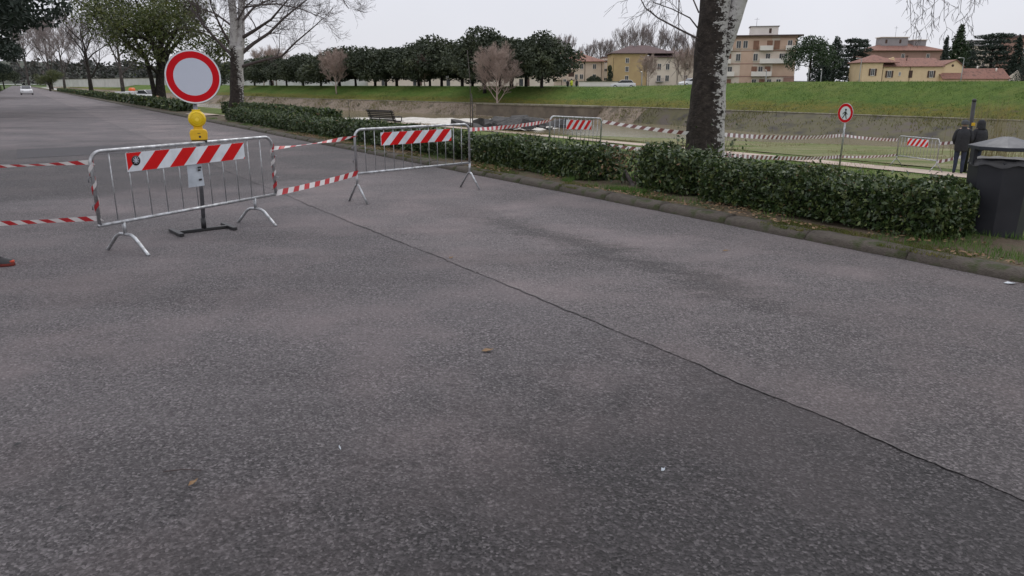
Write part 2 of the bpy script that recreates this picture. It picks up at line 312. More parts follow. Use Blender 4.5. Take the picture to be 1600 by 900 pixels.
class MB:
    def __init__(s): s.v = []; s.f = []; s.mi = []; s.sm = []
    def add(s, vs, fs, mi=0, smooth=False):
        b = len(s.v); s.v += [tuple(p) for p in vs]
        for f in fs: s.f.append([b+i for i in f]); s.mi.append(mi); s.sm.append(smooth)
        return s
    def box(s, x0, x1, y0, y1, z0, z1, mi=0, M=None):
        vs = [(x,y,z) for z in (z0,z1) for y in (y0,y1) for x in (x0,x1)]
        if M is not None: vs = [tuple(M @ Vector(p)) for p in vs]
        return s.add(vs, [(0,2,3,1),(4,5,7,6),(0,1,5,4),(2,6,7,3),(0,4,6,2),(1,3,7,5)], mi)
    def tube(s, pts, rad, sides=8, mi=0, cap=True):
        pts = [Vector(p) for p in pts]; n = len(pts)
        if not hasattr(rad, '__len__'): rad = [rad]*n
        vs = []; t0 = (pts[1]-pts[0]).normalized()
        a = Vector((0,0,1)) if abs(t0.z) < .9 else Vector((1,0,0)); e = (a - t0*a.dot(t0)).normalized()
        for i in range(n):
            t = ((pts[min(i+1,n-1)]-pts[max(i-1,0)])).normalized()
            e = e - t*e.dot(t); e = e.normalized() if e.length > 1e-6 else Vector((1,0,0)); f = t.cross(e)
            for k in range(sides):
                an = 2*math.pi*k/sides; vs.append(pts[i] + (e*math.cos(an)+f*math.sin(an))*rad[i])
        fs = [(i*sides+k, i*sides+(k+1)%sides, (i+1)*sides+(k+1)%sides, (i+1)*sides+k) for i in range(n-1) for k in range(sides)]
        if cap: fs += [tuple(range(sides))[::-1], tuple((n-1)*sides+k for k in range(sides))]
        return s.add(vs, fs, mi, True)
    def prism(s, poly, d0, d1, plane='xz', mi=0):
        n = len(poly)
        def P(a, b, d): return {'xz': (a, d, b), 'xy': (a, b, d), 'yz': (d, a, b)}[plane]
        vs = [P(a,b,d0) for a,b in poly] + [P(a,b,d1) for a,b in poly]
        return s.add(vs, [tuple(range(n)), tuple(range(2*n-1, n-1, -1))] + [(i, n+i, n+(i+1)%n, (i+1)%n) for i in range(n)], mi)
    def lathe(s, prof, sides=20, mi=0, c=(0,0,0), axis='z', smooth=True):
        vs = []; n = len(prof)
        for r, h in prof:
            for k in range(sides):
                a = 2*math.pi*k/sides; p = (r*math.cos(a), r*math.sin(a), h)
                if axis == 'y': p = (p[0], p[2], p[1])
                vs.append((p[0]+c[0], p[1]+c[1], p[2]+c[2]))
        fs = [(i*sides+k, i*sides+(k+1)%sides, (i+1)*sides+(k+1)%sides, (i+1)*sides+k) for i in range(n-1) for k in range(sides)]
        fs += [tuple(range(sides))[::-1], tuple((n-1)*sides+k for k in range(sides))]
        return s.add(vs, fs, mi, smooth)
    def mesh(s, name, mats):
        me = bpy.data.meshes.new(name); me.from_pydata(s.v, [], s.f)
        for m in (mats if isinstance(mats, (list, tuple)) else [mats]): me.materials.append(m)
        me.polygons.foreach_set('material_index', s.mi); me.polygons.foreach_set('use_smooth', s.sm)
        import bmesh
        bm = bmesh.new(); bm.from_mesh(me); bmesh.ops.recalc_face_normals(bm, faces=bm.faces); bm.to_mesh(me); bm.free()
        return me
    def build(s, name, mats, parent=None, bevel=0.0):
        o = link(bpy.data.objects.new(name, s.mesh(name, mats)), parent)
        if bevel:
            b = o.modifiers.new('bevel', 'BEVEL'); b.width = bevel; b.segments = 2; b.limit_method = 'ANGLE'; b.angle_limit = R(40)
        return o
def copy_tree(o, parent=None):
    c = o.copy(); COL.objects.link(c); c.parent = parent
    for ch in list(o.children): copy_tree(ch, c)
    return c
def dup(o, loc, rz=0, scale=1, label=None, name=None):
    c = copy_tree(o); c.location = loc; c.rotation_euler = (0, 0, rz); c.scale = (scale,)*3 if not hasattr(scale, '__len__') else scale
    if label: c['label'] = label
    if name: c.name = name
    return c

def leaf_cloud(C, size, aspect=.5, jitter=.35, updir=0.0, r=None):
    """rhombic leaves, one quad each, at the given centres"""
    r = r or rng; n = len(C); C = np.asarray(C, float)
    a = r.normal(size=(n,3)); a[:,2] += updir; a /= np.linalg.norm(a, axis=1)[:,None]
    b = r.normal(size=(n,3)); b -= a*(a*b).sum(1)[:,None]; b /= np.linalg.norm(b, axis=1)[:,None]
    L = size*(1 + jitter*r.uniform(-1, 1, n))[:,None]; W = L*aspect*.5
    nrm = np.cross(a, b)
    V = np.stack([C - a*L*.5, C + b*W + nrm*L*.07, C + a*L*.5, C - b*W + nrm*L*.07], 1).reshape(-1,3)
    return V, np.arange(4*n).reshape(n,4)
def fnoise(x, y, z=0, sc=1): return mnoise.noise(Vector((x*sc, y*sc, z*sc)))

# ------------------------------------------------------------------ ground, road, river, levee
SS = np.concatenate([np.arange(-90, -12, 4.), np.arange(-12, 30, .5), np.arange(30, 70, 1.), np.arange(70, 160, 3.), np.arange(160, 400, 12.), np.arange(400, 901, 50.)])
def strip(name, fa, fb, rows, m, lift=0, band=False, rough=0.0, slist=None):
    sl = SS if slist is None else slist
    V = []; B = []
    for s in sl:
        a, b = fa(s), fb(s)
        for k in range(rows+1):
            n = a + (b-a)*k/rows; x, y = sn(s, n); z = height(x, y) + lift
            if rough and 0 < k < rows: z += rough*fnoise(x, y, 0, .9) + rough*.5*fnoise(x, y, 3, 2.7)
            V.append((x, y, z)); B.append(k/rows)
    w = rows+1
    F = [(i*w+k, i*w+k+1, (i+1)*w+k+1, (i+1)*w+k) for i in range(len(sl)-1) for k in range(rows)]
    F = [f[::-1] for f in F]
    o = np_obj(name, V, F, m, smooth=True)
    if band:
        at = o.data.attributes.new('band', 'FLOAT', 'POINT'); at.data.foreach_set('value', np.array(B, np.float32))
    return tag(o, kind='structure')
def flat(name, s0, s1, n0, n1, z, m):
    V = [(*sn(s0,n0), z), (*sn(s1,n0), z), (*sn(s1,n1), z), (*sn(s0,n1), z)]
    return tag(np_obj(name, V, [(0,3,2,1)], m), kind='structure')
tag(np_obj('ground', [(-5000,-5000,-2.6),(5000,-5000,-2.6),(5000,6000,-2.6),(-5000,6000,-2.6)], [(0,1,2,3)], M_PLAIN), kind='structure')
flat('road', -60, 900, -3.4, 7.5, 0, M_ROAD)
flat('left_verge', -60, 900, -400, -3.4, .1, M_PLAIN)
# newer asphalt strip on the right, with an uneven edge, and the tarred seam beside it
svals = np.concatenate([np.arange(-4, 12, .03), np.arange(12, 40, .12), np.arange(40, 901, 12.)])
V = []
for s in svals:
    w = .03*fnoise(s, 0, 0, 1.7) + .016*fnoise(s, 5, 0, 7) + .012*fnoise(s, 3, 2, 19) + .06*fnoise(s, 9, 0, .25)
    V += [(*sn(s, 3.42 + w), .004), (*sn(s, 7.45), .004)]
tag(np_obj('asphalt_strip', V, [(2*i, 2*i+1, 2*i+3, 2*i+2)[::-1] for i in range(len(svals)-1)], M_LANE), kind='structure')
V = []
for s in svals:
    w = .03*fnoise(s, 0, 0, 1.7) + .016*fnoise(s, 5, 0, 7) + .012*fnoise(s, 3, 2, 19) + .06*fnoise(s, 9, 0, .25)
    h = max(.0008, .0042 + .012*fnoise(s, 2, 4, 2.2) + .012*fnoise(s, 8, 4, 13)) * (1 if s < 9 else .4)
    V += [(*sn(s, 3.42 + w - h), .007), (*sn(s, 3.42 + w + h*.6), .007)]
tag(np_obj('road_seam', V, [(2*i, 2*i+1, 2*i+3, 2*i+2)[::-1] for i in range(len(svals)-1)], M_SEAM), kind='structure')
# dark rectangular repair beyond the first barrier
pa = [on_z(*p, .004) for p in ((40,242), (196,230), (330,232), (190,246))]
V = []
c0 = np.array(on_z(110, 237)[:2]);
x0, y0 = to_sn(*c0)
ring = [(x0-1.4, y0-1.2), (x0+1.6, y0-1.2), (x0+1.6, y0+1.5), (x0-1.4, y0+1.5)]
tag(np_obj('road_patch', [(*sn(a, b), .004) for a, b in ring], [(0,3,2,1)], mat('patch_asphalt', (.05,.046,.05), (.035,.032,.035), rough=.75, scale=30, bump=.5, bscale=90)), kind='structure')

strip('soil_strip', lambda s: 7.62, lambda s: 9.3, 10, M_DIRT, rough=.025)
strip('grass_verge', lambda s: 9.3, nE, 26, M_VERGE, rough=.05)
strip('river_bed', nE, lambda s: nR(s)-rw(s), 10, M_BED, rough=.06)
M_EARTH = mat('earth_bank', (.20,.155,.115), (.11,.09,.062), (.25,.20,.15), rough=.95, scale=.9, detail=9, bump=1, bscale=6, bdist=.1)
strip('revetment', lambda s: nR(s)-rw(s), nR, 6, M_CONC, rough=.03, slist=SS[SS <= 52])
strip('earth_bank', lambda s: nR(s)-rw(s), nR, 6, M_EARTH, rough=.16, slist=SS[SS >= 52])
strip('levee', nR, lambda s: nR(s)+6, 14, M_LEVEE, band=True, rough=.09)
strip('levee_top', lambda s: nR(s)+6, lambda s: nR(s)+400, 8, M_PLAIN)
M_FLAT = grass_mat('river_flat_grass', [(.10,.17,.032), (.26,.245,.12), (.40,.35,.24), (.13,.18,.045)], .7, .22)
def npath(s): return float(np.interp(s, [-90, 24, 36, 60, 100, 900], [22.6, 22.8, 22, 18.5, 15.5, 13]))
strip('gravel_path', npath, lambda s: npath(s)+3.0, 4, M_PATH, lift=.035, slist=SS[(SS < 130)])
strip('river_flat', lambda s: npath(s)+4.2, lambda s: nE(s)-.05, 12, M_FLAT, lift=.03, rough=.05, slist=SS[(SS < 36)])
# path crossing the verge through the gap in the hedges
V = []
for k in range(14):
    n = 7.7 + k*1.0
    for ds in (0, 3.4):
        x, y = sn(42 + ds + .25*k, n); V.append((x, y, height(x, y)+.05))
tag(np_obj('crossing_path', V, [(2*i, 2*i+1, 2*i+3, 2*i+2) for i in range(13)], M_PATH), kind='structure')
# pale concrete lip along the top of the revetment
lip = MB(); pts = []
for s in np.arange(-40, 200, 3.):
    x, y = sn(s, nR(s)); pts.append((x, y, height(x, y)+.02))
lip.tube(pts, .065, 6)
tag(lip.build('revetment_lip', M_EDGE), kind='structure')
# water
sw = np.arange(-90, 905, 4.)
V = []
for s in sw:
    V += [(*sn(s, nE(s)+.3), WATER), (*sn(s, nR(s)-rw(s)*.68), WATER)]
tag(np_obj('river', V, [(2*i, 2*i+1, 2*i+3, 2*i+2)[::-1] for i in range(len(sw)-1)], M_WATER), kind='structure')
# churning white water below the weir: a lumpy sheet lying on the river
V = []; F = []
gs = np.arange(47.5, 76, .45); gk = np.linspace(0, 1, 34)
for s in gs:
    lo = nE(s)+.6; hi = lo + float(np.interp(s, [47.5, 52, 62, 70, 76], [6.5, 14, 18, 12, 2])) + 1.0*fnoise(s, 1, 0, .6)
    for k in gk:
        n = lo + (hi-lo)*k; edge = min(1, 6*min(k, 1-k))
        V.append((*sn(s, n), WATER + .004 + edge*(.10 + .16*fnoise(s, n, 0, .7) + .07*fnoise(s, n, 5, 2.3))))
w = len(gk)
F = [(i*w+k, (i+1)*w+k, (i+1)*w+k+1, i*w+k+1) for i in range(len(gs)-1) for k in range(w-1)]
tag(np_obj('white_water', V, F, M_FOAM, smooth=True), kind='structure')

# kerb stones
KS = empty('kerb', (0,0,0)); tag(KS, kind='structure')
kp = [(7.42,-.05),(7.405,.02),(7.43,.07),(7.47,.098),(7.53,.110),(7.60,.112),(7.66,.108),(7.70,.08),(7.70,-.05)]
def kerb_mesh(L, seed):
    r = random.Random(seed); V = []; F = []; nx = max(2, int(L/.14)); w = len(kp)
    for i in range(nx+1):
        s = L*i/nx; d = .012 if i in (0, nx) else 0
        for (n, z) in kp:
            q = .012*fnoise(s+seed*3, n*4, z*4, 4) + .007*fnoise(s+seed, n, z, 13)
            V.append((s, -(n-7.55)*(1-d*6) + q, z*(1-d*3) + q))
    F = [(i*w+k, (i+1)*w+k, (i+1)*w+k+1, i*w+k+1) for i in range(nx) for k in range(w-1)]
    V2 = [tuple(v) for v in V]; me = bpy.data.meshes.new('kerb_stone')
    me.from_pydata(V2, [], F + [tuple(range(w)), tuple(nx*w+k for k in range(w))[::-1]]); me.materials.append(M_KERB)
    me.polygons.foreach_set('use_smooth', np.ones(len(me.polygons), bool)); me.update(); return me
kms = [kerb_mesh(1.18, k) for k in range(6)]
ang = math.atan2(U[1], U[0])
for i in range(46):
    s = -8 + i*1.2
    o = link(bpy.data.objects.new('kerb_stone', kms[i % 6]), KS); o.location = (*sn(s, 7.55 + random.uniform(-.012, .012)), random.uniform(-.012, .006)); o.rotation_euler = (0, 0, ang + random.uniform(-.008, .008))
far = MB(); far.prism([(n-7.55, z) for n, z in kp], 47.2, 700, 'yz')
fo = far.build('far_kerb', M_KERB, KS); fo.data.transform(Matrix(((1,0,0,0),(0,-1,0,0),(0,0,1,0),(0,0,0,1)))); fo.location = (*sn(0, 7.55), 0); fo.rotation_euler = (0, 0, ang)

# distant hills
V = []; F = []; nxh = 140
for i in range(nxh+1):
    a = R(142 - 100*i/nxh); d = 2600
    hh = 75 + 45*fnoise(i*.09, 1) + 22*fnoise(i*.33, 4) + 6*fnoise(i*1.3, 7)
    env = float(np.interp(i/nxh, [0, .1, .3, .5, .7, 1], [.5, .8, .9, .6, .2, .08]))
    for k, (dd, f) in enumerate(((0, 0), (150, .45), (350, .85), (600, 1.0), (1200, .6))):
        V.append((math.cos(a)*(d+dd), math.sin(a)*(d+dd), 1 + hh*env*f))
F = [(i*5+k, i*5+k+1, (i+1)*5+k+1, (i+1)*5+k) for i in range(nxh) for k in range(4)]
tag(np_obj('hills', V, F, M_HILL, smooth=True), kind='structure')

# ------------------------------------------------------------------ grass tufts and leaf litter
def blades(name, pts, h, wd, m, lean=.5):
    P = np.asarray(pts, float); n = len(P)
    a = rng.uniform(0, 2*math.pi, n); d = np.stack([np.cos(a), np.sin(a), np.zeros(n)], 1)
    e = np.stack([-np.sin(a), np.cos(a), np.zeros(n)], 1)
    H = h*rng.uniform(.5, 1.3, n)[:,None]; L = lean*rng.uniform(0, 1, n)[:,None]*H
    up = np.array([0,0,1.])
    b2 = rng.uniform(0, 2*math.pi, n); g = np.stack([np.cos(b2), np.sin(b2), np.zeros(n)], 1)
    V = np.stack([P - e*wd*.5, P + e*wd*.5, P + g*L + up*H], 1).reshape(-1,3)
    return tag(np_obj(name, V, np.arange(3*n).reshape(n,3), m), kind='stuff')
def scatter(n, s0, s1, n0, n1, clump=None, sc=.6):
    out = []
    while len(out) < n:
        s = random.uniform(s0, s1); q = random.uniform(n0, n1) if not callable(n1) else random.uniform(n0, n1(s))
        x, y = sn(s, q)
        if clump is not None and fnoise(x, y, 2, sc) < clump: continue
        out.append((x, y, height(x, y)-.01))
    return out
PTS = scatter(5200, 1.2, 4.2, 7.75, 10.2, -.05, 1.3) + scatter(2600, 8.4, 10.4, 7.75, 9.0, .0, 1.2) + scatter(3600, 4, 40, 7.6, 8.0, .08, 1.1)
tag(blades('short_grass', PTS, .085, .009, M_BLADE), 'short green grass tufts along the kerb and round the litter bin', 'grass')
PTS = [p for p in scatter(42000, 4, 48, 9.3, 24, -.12, .5) if not (npath(to_sn(p[0],p[1])[0])-.1 < to_sn(p[0],p[1])[1] < npath(to_sn(p[0],p[1])[0])+3.1)]
tag(blades('meadow_grass', PTS, .07, .022, M_BLADE), 'green meadow grass between the hedge and the river', 'grass')
PTS = [p for p in scatter(16000, -6, 60, 22, nE, .05, .3)]
tag(blades('dry_grass', PTS, .11, .03, M_DRYBLADE), 'pale dry grass on the river flat beyond the path', 'grass')
PTS = [(x, y, max(z, .085)) for x, y, z in scatter(15000, 2, 22, 7.45, 7.85, .02, 1.0)]
tag(blades('kerb_moss', PTS, .028, .012, mat('moss', (.075,.095,.014), (.16,.15,.03), (.10,.115,.02), rough=.9, scale=4, detail=4, trans=.2), .9), 'low yellow-green moss along the top of the kerb', 'moss')
PTS = scatter(3800, 2, 26, 7.5, 8.3, -.15, .9)
Vl, Fl = leaf_cloud(np.array(PTS)+[0,0,.03], .055, .55, .5)
Vl[:,2] = np.maximum(np.array(PTS)[:,2], .115).repeat(4) + .03 + (Vl[:,2]-np.array(PTS)[:,2].repeat(4)-.03)*.35
tag(np_obj('leaf_litter', Vl, Fl, M_DRYLEAF), 'brown dead leaves lying along the kerb under the hedge', 'leaf litter', kind='stuff')
PTS = []
while len(PTS) < 16000:
    s_ = random.uniform(5, 110); f_ = random.random()**.8; q = nR(s_) + .6 + 5.6*f_; x, y = sn(s_, q)
    if fnoise(x, y, 7, .55) > random.uniform(-.9, .5): PTS.append((x, y, height(x, y)-.03))
tag(blades('levee_tufts', PTS, .12, .06, mat('levee_blade', (.065,.135,.022), (.16,.20,.055), (.10,.17,.034), rough=.8, scale=.5, detail=5, lo=.3, hi=.7, trans=.2), .8), 'uneven grass tufts over the green levee slope', 'grass')
PTS = []
while len(PTS) < 15000:   # scrub on the far bank, thickest along the lip and at the toe
    s_ = random.uniform(-5, 150); q = nR(s_) + random.choice((random.gauss(.3, .8), random.gauss(-.8, .9), -rw(s_)*random.random())); x, y = sn(s_, q)
    if fnoise(x, y, 1, .35) > random.uniform(-.5, .45): PTS.append((x, y, height(x, y)-.03))
tag(blades('bank_scrub', PTS, .22, .06, mat('scrub_blade', (.17,.14,.045), (.10,.085,.05), (.13,.14,.035), rough=.9, scale=.6, detail=4, trans=.2), 1.1), 'rough yellow-brown scrub along the foot of the far levee', 'scrub')
P = []
while len(P) < 9000:   # the far wood behind the white wall
    px = random.uniform(20, 420); Y = random.uniform(395, 470); hh = 12 + 5*fnoise(px*.04, Y*.01) + 3*fnoise(px*.15, 3); z = 1 + hh*random.random()**.6; P.append(tuple(at_y(px, 120, Y)[:2]) + (z,))
V, F = leaf_cloud(P, 1.5, .7, .5, .3); tag(np_obj('far_wood', V, F, mat('far_wood_twigs', (.060,.056,.056), (.10,.085,.08), (.045,.052,.045), rough=1, scale=.08, detail=5)), 'far dull brown wood behind the white river wall', 'wood', kind='stuff')
PTS = []
while len(PTS) < 260:   # tall pale reeds behind the two people
    x, y = at_y(random.gauss(1548, 16), 230, 30)[:2]; x += random.gauss(0, .1); y += random.gauss(0, 1.0); PTS.append((x, y, height(x, y)))
tag(blades('pale_reeds', PTS, 2.3, .02, M_DRYBLADE, .25), 'tall pale dry reeds behind the two dark-clothed people', 'reeds')

# ------------------------------------------------------------------ crowd barriers
def clip_poly(poly, x0, x1):
    for lim, sg in ((x0, 1), (x1, -1)):
        out = []
        for i in range(len(poly)):
            a, b = poly[i], poly[(i+1) % len(poly)]; ia = (a[0]-lim)*sg >= 0; ib = (b[0]-lim)*sg >= 0
            if ia: out.append(a)
            if ia != ib:
                f = (lim-a[0])/(b[0]-a[0]); out.append((lim, a[1]+f*(b[1]-a[1])))
        poly = out
        if not poly: return []
    return poly
def stripe_board(root, x0, x1, z0, z1, period, first, y=-.035):
    MB().box(x0, x1, y, y+.012, z0, z1).build('striped_board', M_WHITE, root)
    bd = [c for c in root.children if c.name.startswith('striped_board')][-1]
    h = z1-z0; x = x0 + first
    while x < x1 + h:
        w = period*.52
        p = clip_poly([(x, z0), (x+w, z0), (x+w+h*1.02, z1), (x+h*1.02, z1)], x0+.003, x1-.003)
        if len(p) > 2:
            c = MB(); c.prism(p, y-.0025, y+.001, 'xz'); c.build('red_stripe', M_RED, bd)
        x += period
    return bd
def arc(cx, cz, r, a0, a1, n=6): return [(cx + r*math.cos(R(a0+(a1-a0)*k/n)), cz + r*math.sin(R(a0+(a1-a0)*k/n))) for k in range(n+1)]
def barrier(kind, P0, P1, label, board, over=(0, 0), zr=.34, top=1.09, nb=12, rt=.019):
    """P0, P1: ground points of the two feet; over: how far the frame runs past them"""
    d = Vector((P1[0]-P0[0], P1[1]-P0[1], 0)); L = d.length; rz = math.atan2(d.y, d.x)
    z0 = P0[2]
    root = empty('crowd_barrier', P0, rz, label, 'barrier', 'crowd barriers closing the road and path')
    root.rotation_euler = (0, -math.atan2(P1[2]-P0[2], L), rz)
    a, b = -over[0], L+over[1]; r = .12
    fr = MB()
    path = [(a, zr)] + [(a, top-r)] + arc(a+r, top-r, r, 180, 90)[1:] + arc(b-r, top-r, r, 90, 0) + [(b, zr)]
    fr.tube([(x, 0, z) for x, z in path], rt, 10); fr.build('frame', M_STEEL, root)
    MB().tube([(a-.02, 0, zr), (b+.02, 0, zr)], rt, 10).build('bottom_rail', M_STEEL, root)
    bar = MB().tube([(0, 0, zr), (0, 0, top)], .0065, 6).mesh('bar', M_STEEL)
    for k in range(nb):
        o = link(bpy.data.objects.new('bar', bar), root); o.location = (a + (b-a)*(k+1)/(nb+1), 0, 0)
    for x in (0, L):
        f = MB()
        if kind == 'A':
            f.tube([(x, 0, zr), (x, 0, .19)], .02, 8)
            f.tube([(x, -.33, 0), (x, -.315, .012), (x, -.15, .17), (x, -.09, .2), (x, 0, .205), (x, .09, .2), (x, .15, .17), (x, .315, .012), (x, .33, 0)], .019, 8)
        else:
            f.tube([(x, 0, zr), (x, 0, .26)], .02, 8)
            f.tube([(x, -.25, 0), (x, -.05, .25), (x, 0, .285), (x, .05, .25), (x, .25, 0)], .017, 8)
        f.build('foot', M_STEEL, root)
    if board: stripe_board(root, *board)
    for z in (zr+.22, top-.25):   # coupling hook and eye
        MB().tube([(a-.015, 0, z), (a-.05, 0, z), (a-.05, 0, z-.05)], .007, 6).build('hook', M_STEELD, root)
        MB().tube([(b+.015, -.02, z), (b+.05, -.02, z), (b+.05, .02, z), (b+.015, .02, z)], .006, 6).build('eye', M_STEELD, root)
    return root, a, b
B1, a1, b1 = barrier('A', (-4.13, 7.73, 0), (-3.30, 9.40, 0), 'nearest steel crowd barrier with arched feet, in front of the large round sign', (.11, 1.735, .855, 1.05, .36, -.20), over=(.27, .38), nb=11)
B2, a2, b2 = barrier('B', (-2.345, 11.17, .004), (-.73, 12.77, .004), 'steel crowd barrier with splayed end feet standing before the hedge, right of the large sign', (.447, 1.85, .835, 1.03, .295, -.14), zr=.44, nb=12)
B3, a3, b3 = barrier('B', ground(.81, 16.6), ground(2.16, 18.4), 'steel crowd barrier behind the hedge, left of the thick poplar trunk', (.62, 1.72, .82, 1.03, .26, -.05), zr=.44, nb=11)
p4a = at_y(1402, 240, 26.8); p4b = at_y(1466, 240, 24.4)
B4, a4, b4 = barrier('B', ground(p4a.x, p4a.y), ground(p4b.x, p4b.y), 'far thin crowd barrier on the river flat beside the two people', (.62, 1.85, .80, 1.04, .28, -.1), zr=.40, nb=11)
# round emblem sticker on the first board
bd1 = [c for c in B1.children if c.name.startswith('striped_board')][0]
st = MB().lathe([(.052, -.0405), (.052, -.0365)], 24, c=(.215, 0, .965), axis='y').build('round_sticker', M_BLACK, bd1)
em = MB()
for an in (35, 80, 125, 170):
    c, s_ = math.cos(R(an)), math.sin(R(an)); em.box(-.036, .036, -.0425, -.0408, -.0035, .0035, 0, Matrix.Translation((.215, 0, .965)) @ Matrix.Rotation(R(an), 4, 'Y'))
em.build('sticker_emblem', M_SIGNW, bd1)
# notice in a clear sleeve hanging on the bars
q0 = Vector((-4.13, 7.73, 0)); dirb = Vector((.83, 1.67, 0)).normalized()
nt_root = empty('paper_notice', tuple(q0 + dirb*.98), math.atan2(dirb.y, dirb.x), 'pale paper notice in a plastic sleeve hung on the nearest barrier', 'notice')
sh = MB(); g = 6
for i in range(g):
    for j in range(g):
        pass
vs = [(-.115+.23*i/g, -.012-.012*math.sin(3*i/g+2*j/g), .595+.265*j/g) for j in range(g+1) for i in range(g+1)]
sh.add(vs + [(x, y+.002, z) for x, y, z in vs], [(j*7+i, j*7+i+1, (j+1)*7+i+1, (j+1)*7+i) for j in range(g) for i in range(g)], 0, True); sh.build('sheet', M_PAPER, nt_root)
for z, w in ((.80, .05), (.77, .035), (.66, .04)): MB().box(.03, .03+w, -.032, -.0275, z, z+.022).build('print_block', M_BLACK, nt_root)

# ------------------------------------------------------------------ large round sign on an H-shaped stand
SX, SY = -3.8, 8.95
S1 = empty('road_sign', (SX, SY, 0), R(22), 'large round red-ringed white no-vehicles sign on a post behind the nearest barrier', 'road sign')
S1.rotation_euler = (R(0), R(2.1), R(22))
MB().tube([(0, 0, .03), (0, 0, 2.05)], .024, 12).build('post', M_STEELD, S1)
dsc = MB().lathe([(.291, -.046), (.303, -.044), (.306, -.030), (.299, -.026)], 64, c=(0, 0, 1.83), axis='y').build('disc_back', M_BLACK, S1)
def ring_mesh(r0, r1, y, cz, n=72, th=.0015):
    m = MB(); vs = []; fs = []
    for k in range(n):
        a = 2*math.pi*k/n; c, s_ = math.cos(a), math.sin(a)
        vs += [(r0*c, y, cz+r0*s_), (r1*c, y, cz+r1*s_), (r1*c, y+th, cz+r1*s_), (r0*c, y+th, cz+r0*s_)]
    for k in range(n):
        j = (k+1) % n; fs += [(4*k, 4*k+1, 4*j+1, 4*j), (4*k+1, 4*k+2, 4*j+2, 4*j+1), (4*k+3, 4*k, 4*j, 4*j+3)]
    return m.add(vs, fs)
ring_mesh(.285, .302, -.0492, 1.83).build('white_rim', M_WHITE, S1)
ring_mesh(.211, .286, -.0500, 1.83).build('red_ring', M_SIGNR, S1)
MB().lathe([(.212, -.0495), (.212, -.047)], 72, c=(0, 0, 1.83), axis='y', smooth=False).build('white_face', M_SIGNW, S1)
for zc_ in (1.68, 1.94): MB().box(-.03, .03, -.026, .03, zc_, zc_+.04).build('clamp', M_STEELD, S1)
hb = MB(); 
stand = empty('sign_stand', (SX, SY, 0), R(40), 'black flat H-shaped steel stand carrying the large round sign', 'sign stand')
MB().box(-.33, .33, -.028, .028, .008, .038).build('cross_bar', M_BLACK, stand, .003)
for x in (-.33, .30): MB().box(x-.025, x+.03, -.22, .22, .004, .04).build('runner', M_BLACK, stand, .003)
MB().tube([(0, 0, .03), (0, 0, .16)], .031, 12).build('socket', M_BLACK, stand)
# hazard lamp clipped to the post
LP = empty('hazard_lamp', (SX+.13, SY-.16, 1.085), R(22), 'yellow flashing hazard lamp with round lens below the large round sign', 'hazard lamp')
lb = MB(); lb.prism([(-.092, .03), (-.098, .115), (-.085, .148), (-.04, .158), (.05, .158), (.088, .145), (.098, .115), (.092, .03)], -.055, .055, 'xz'); lb.build('battery_case', M_YBODY, LP, .012)
MB().box(-.085, .085, -.05, .05, .0, .032).build('base', M_BLACK, LP, .008)
MB().box(.0, .022, -.0585, -.054, .06, .082).build('lock', M_BLACK, LP); MB().box(-.012, .02, -.0575, -.054, .108, .113).build('slot', M_BLACK, LP)
MB().box(-.05, .05, -.03, .03, .152, .185).build('neck', M_YBODY, LP, .006)
lens = MB().lathe([(.0, -.062), (.04, -.06), (.075, -.048), (.092, -.028), (.098, -.008), (.098, .008), (.092, .028), (.075, .048), (.04, .06), (.0, .062)], 36, c=(0, 0, .272), axis='y').build('lens', M_YEL, LP)
for k in range(3): ring_mesh(.025+.022*k, .032+.022*k, -.0635+.005*k, .272, 36, .006).build('lens_ring', M_YEL, lens)
MB().box(-.045, .045, -.02, .02, .362, .378).build('top_tab', M_YEL, LP, .004)

# ------------------------------------------------------------------ small no-pedestrians sign
px_, py_ = at_y(1311, 265, 23.6)[:2]
gz = height(px_, py_)
S2 = empty('pedestrian_sign', (px_, py_, gz), R(-22), 'small round no-pedestrians sign on a thin leaning post by the gravel path', 'road sign')
S2.rotation_euler = (R(1.5), R(2.2), R(-66))
MB().tube([(0, 0, 0), (0, 0, 1.9)], .028, 10).build('post', M_STEEL, S2)
zc = 1.70
MB().lathe([(.295, -.04), (.30, -.03), (.295, -.022)], 48, c=(0, 0, zc), axis='y').build('disc_back', M_STEELD, S2)
MB().lathe([(.296, -.0425), (.296, -.0395)], 48, c=(0, 0, zc), axis='y', smooth=False).build('white_face', M_WHITE, S2)
ring_mesh(.205, .288, -.0455, zc, 48).build('red_ring', M_SIGNR, S2)
fig = MB()
for poly in ([(-.02,.05),(.03,.05),(.035,-.03),(-.025,-.03)], [(-.025,-.03),(.01,-.03),(-.03,-.1),(-.075,-.165),(-.1,-.15),(-.06,-.09)], [(0,-.03),(.035,-.03),(.05,-.09),(.075,-.16),(.045,-.165),(.02,-.1)],
             [(-.02,.05),(-.0,.03),(-.05,-.01),(-.085,-.045),(-.1,-.03),(-.065,.01)], [(.01,.05),(.03,.045),(.055,.0),(.09,-.02),(.08,-.04),(.04,-.02)], arc(.008, .095, .034, 0, 330, 11)):
    fig.prism([(x*1.05, zc+z*1.05) for x, z in poly], -.0465, -.043, 'xz')
fig.build('walking_figure', M_BLACK, S2)

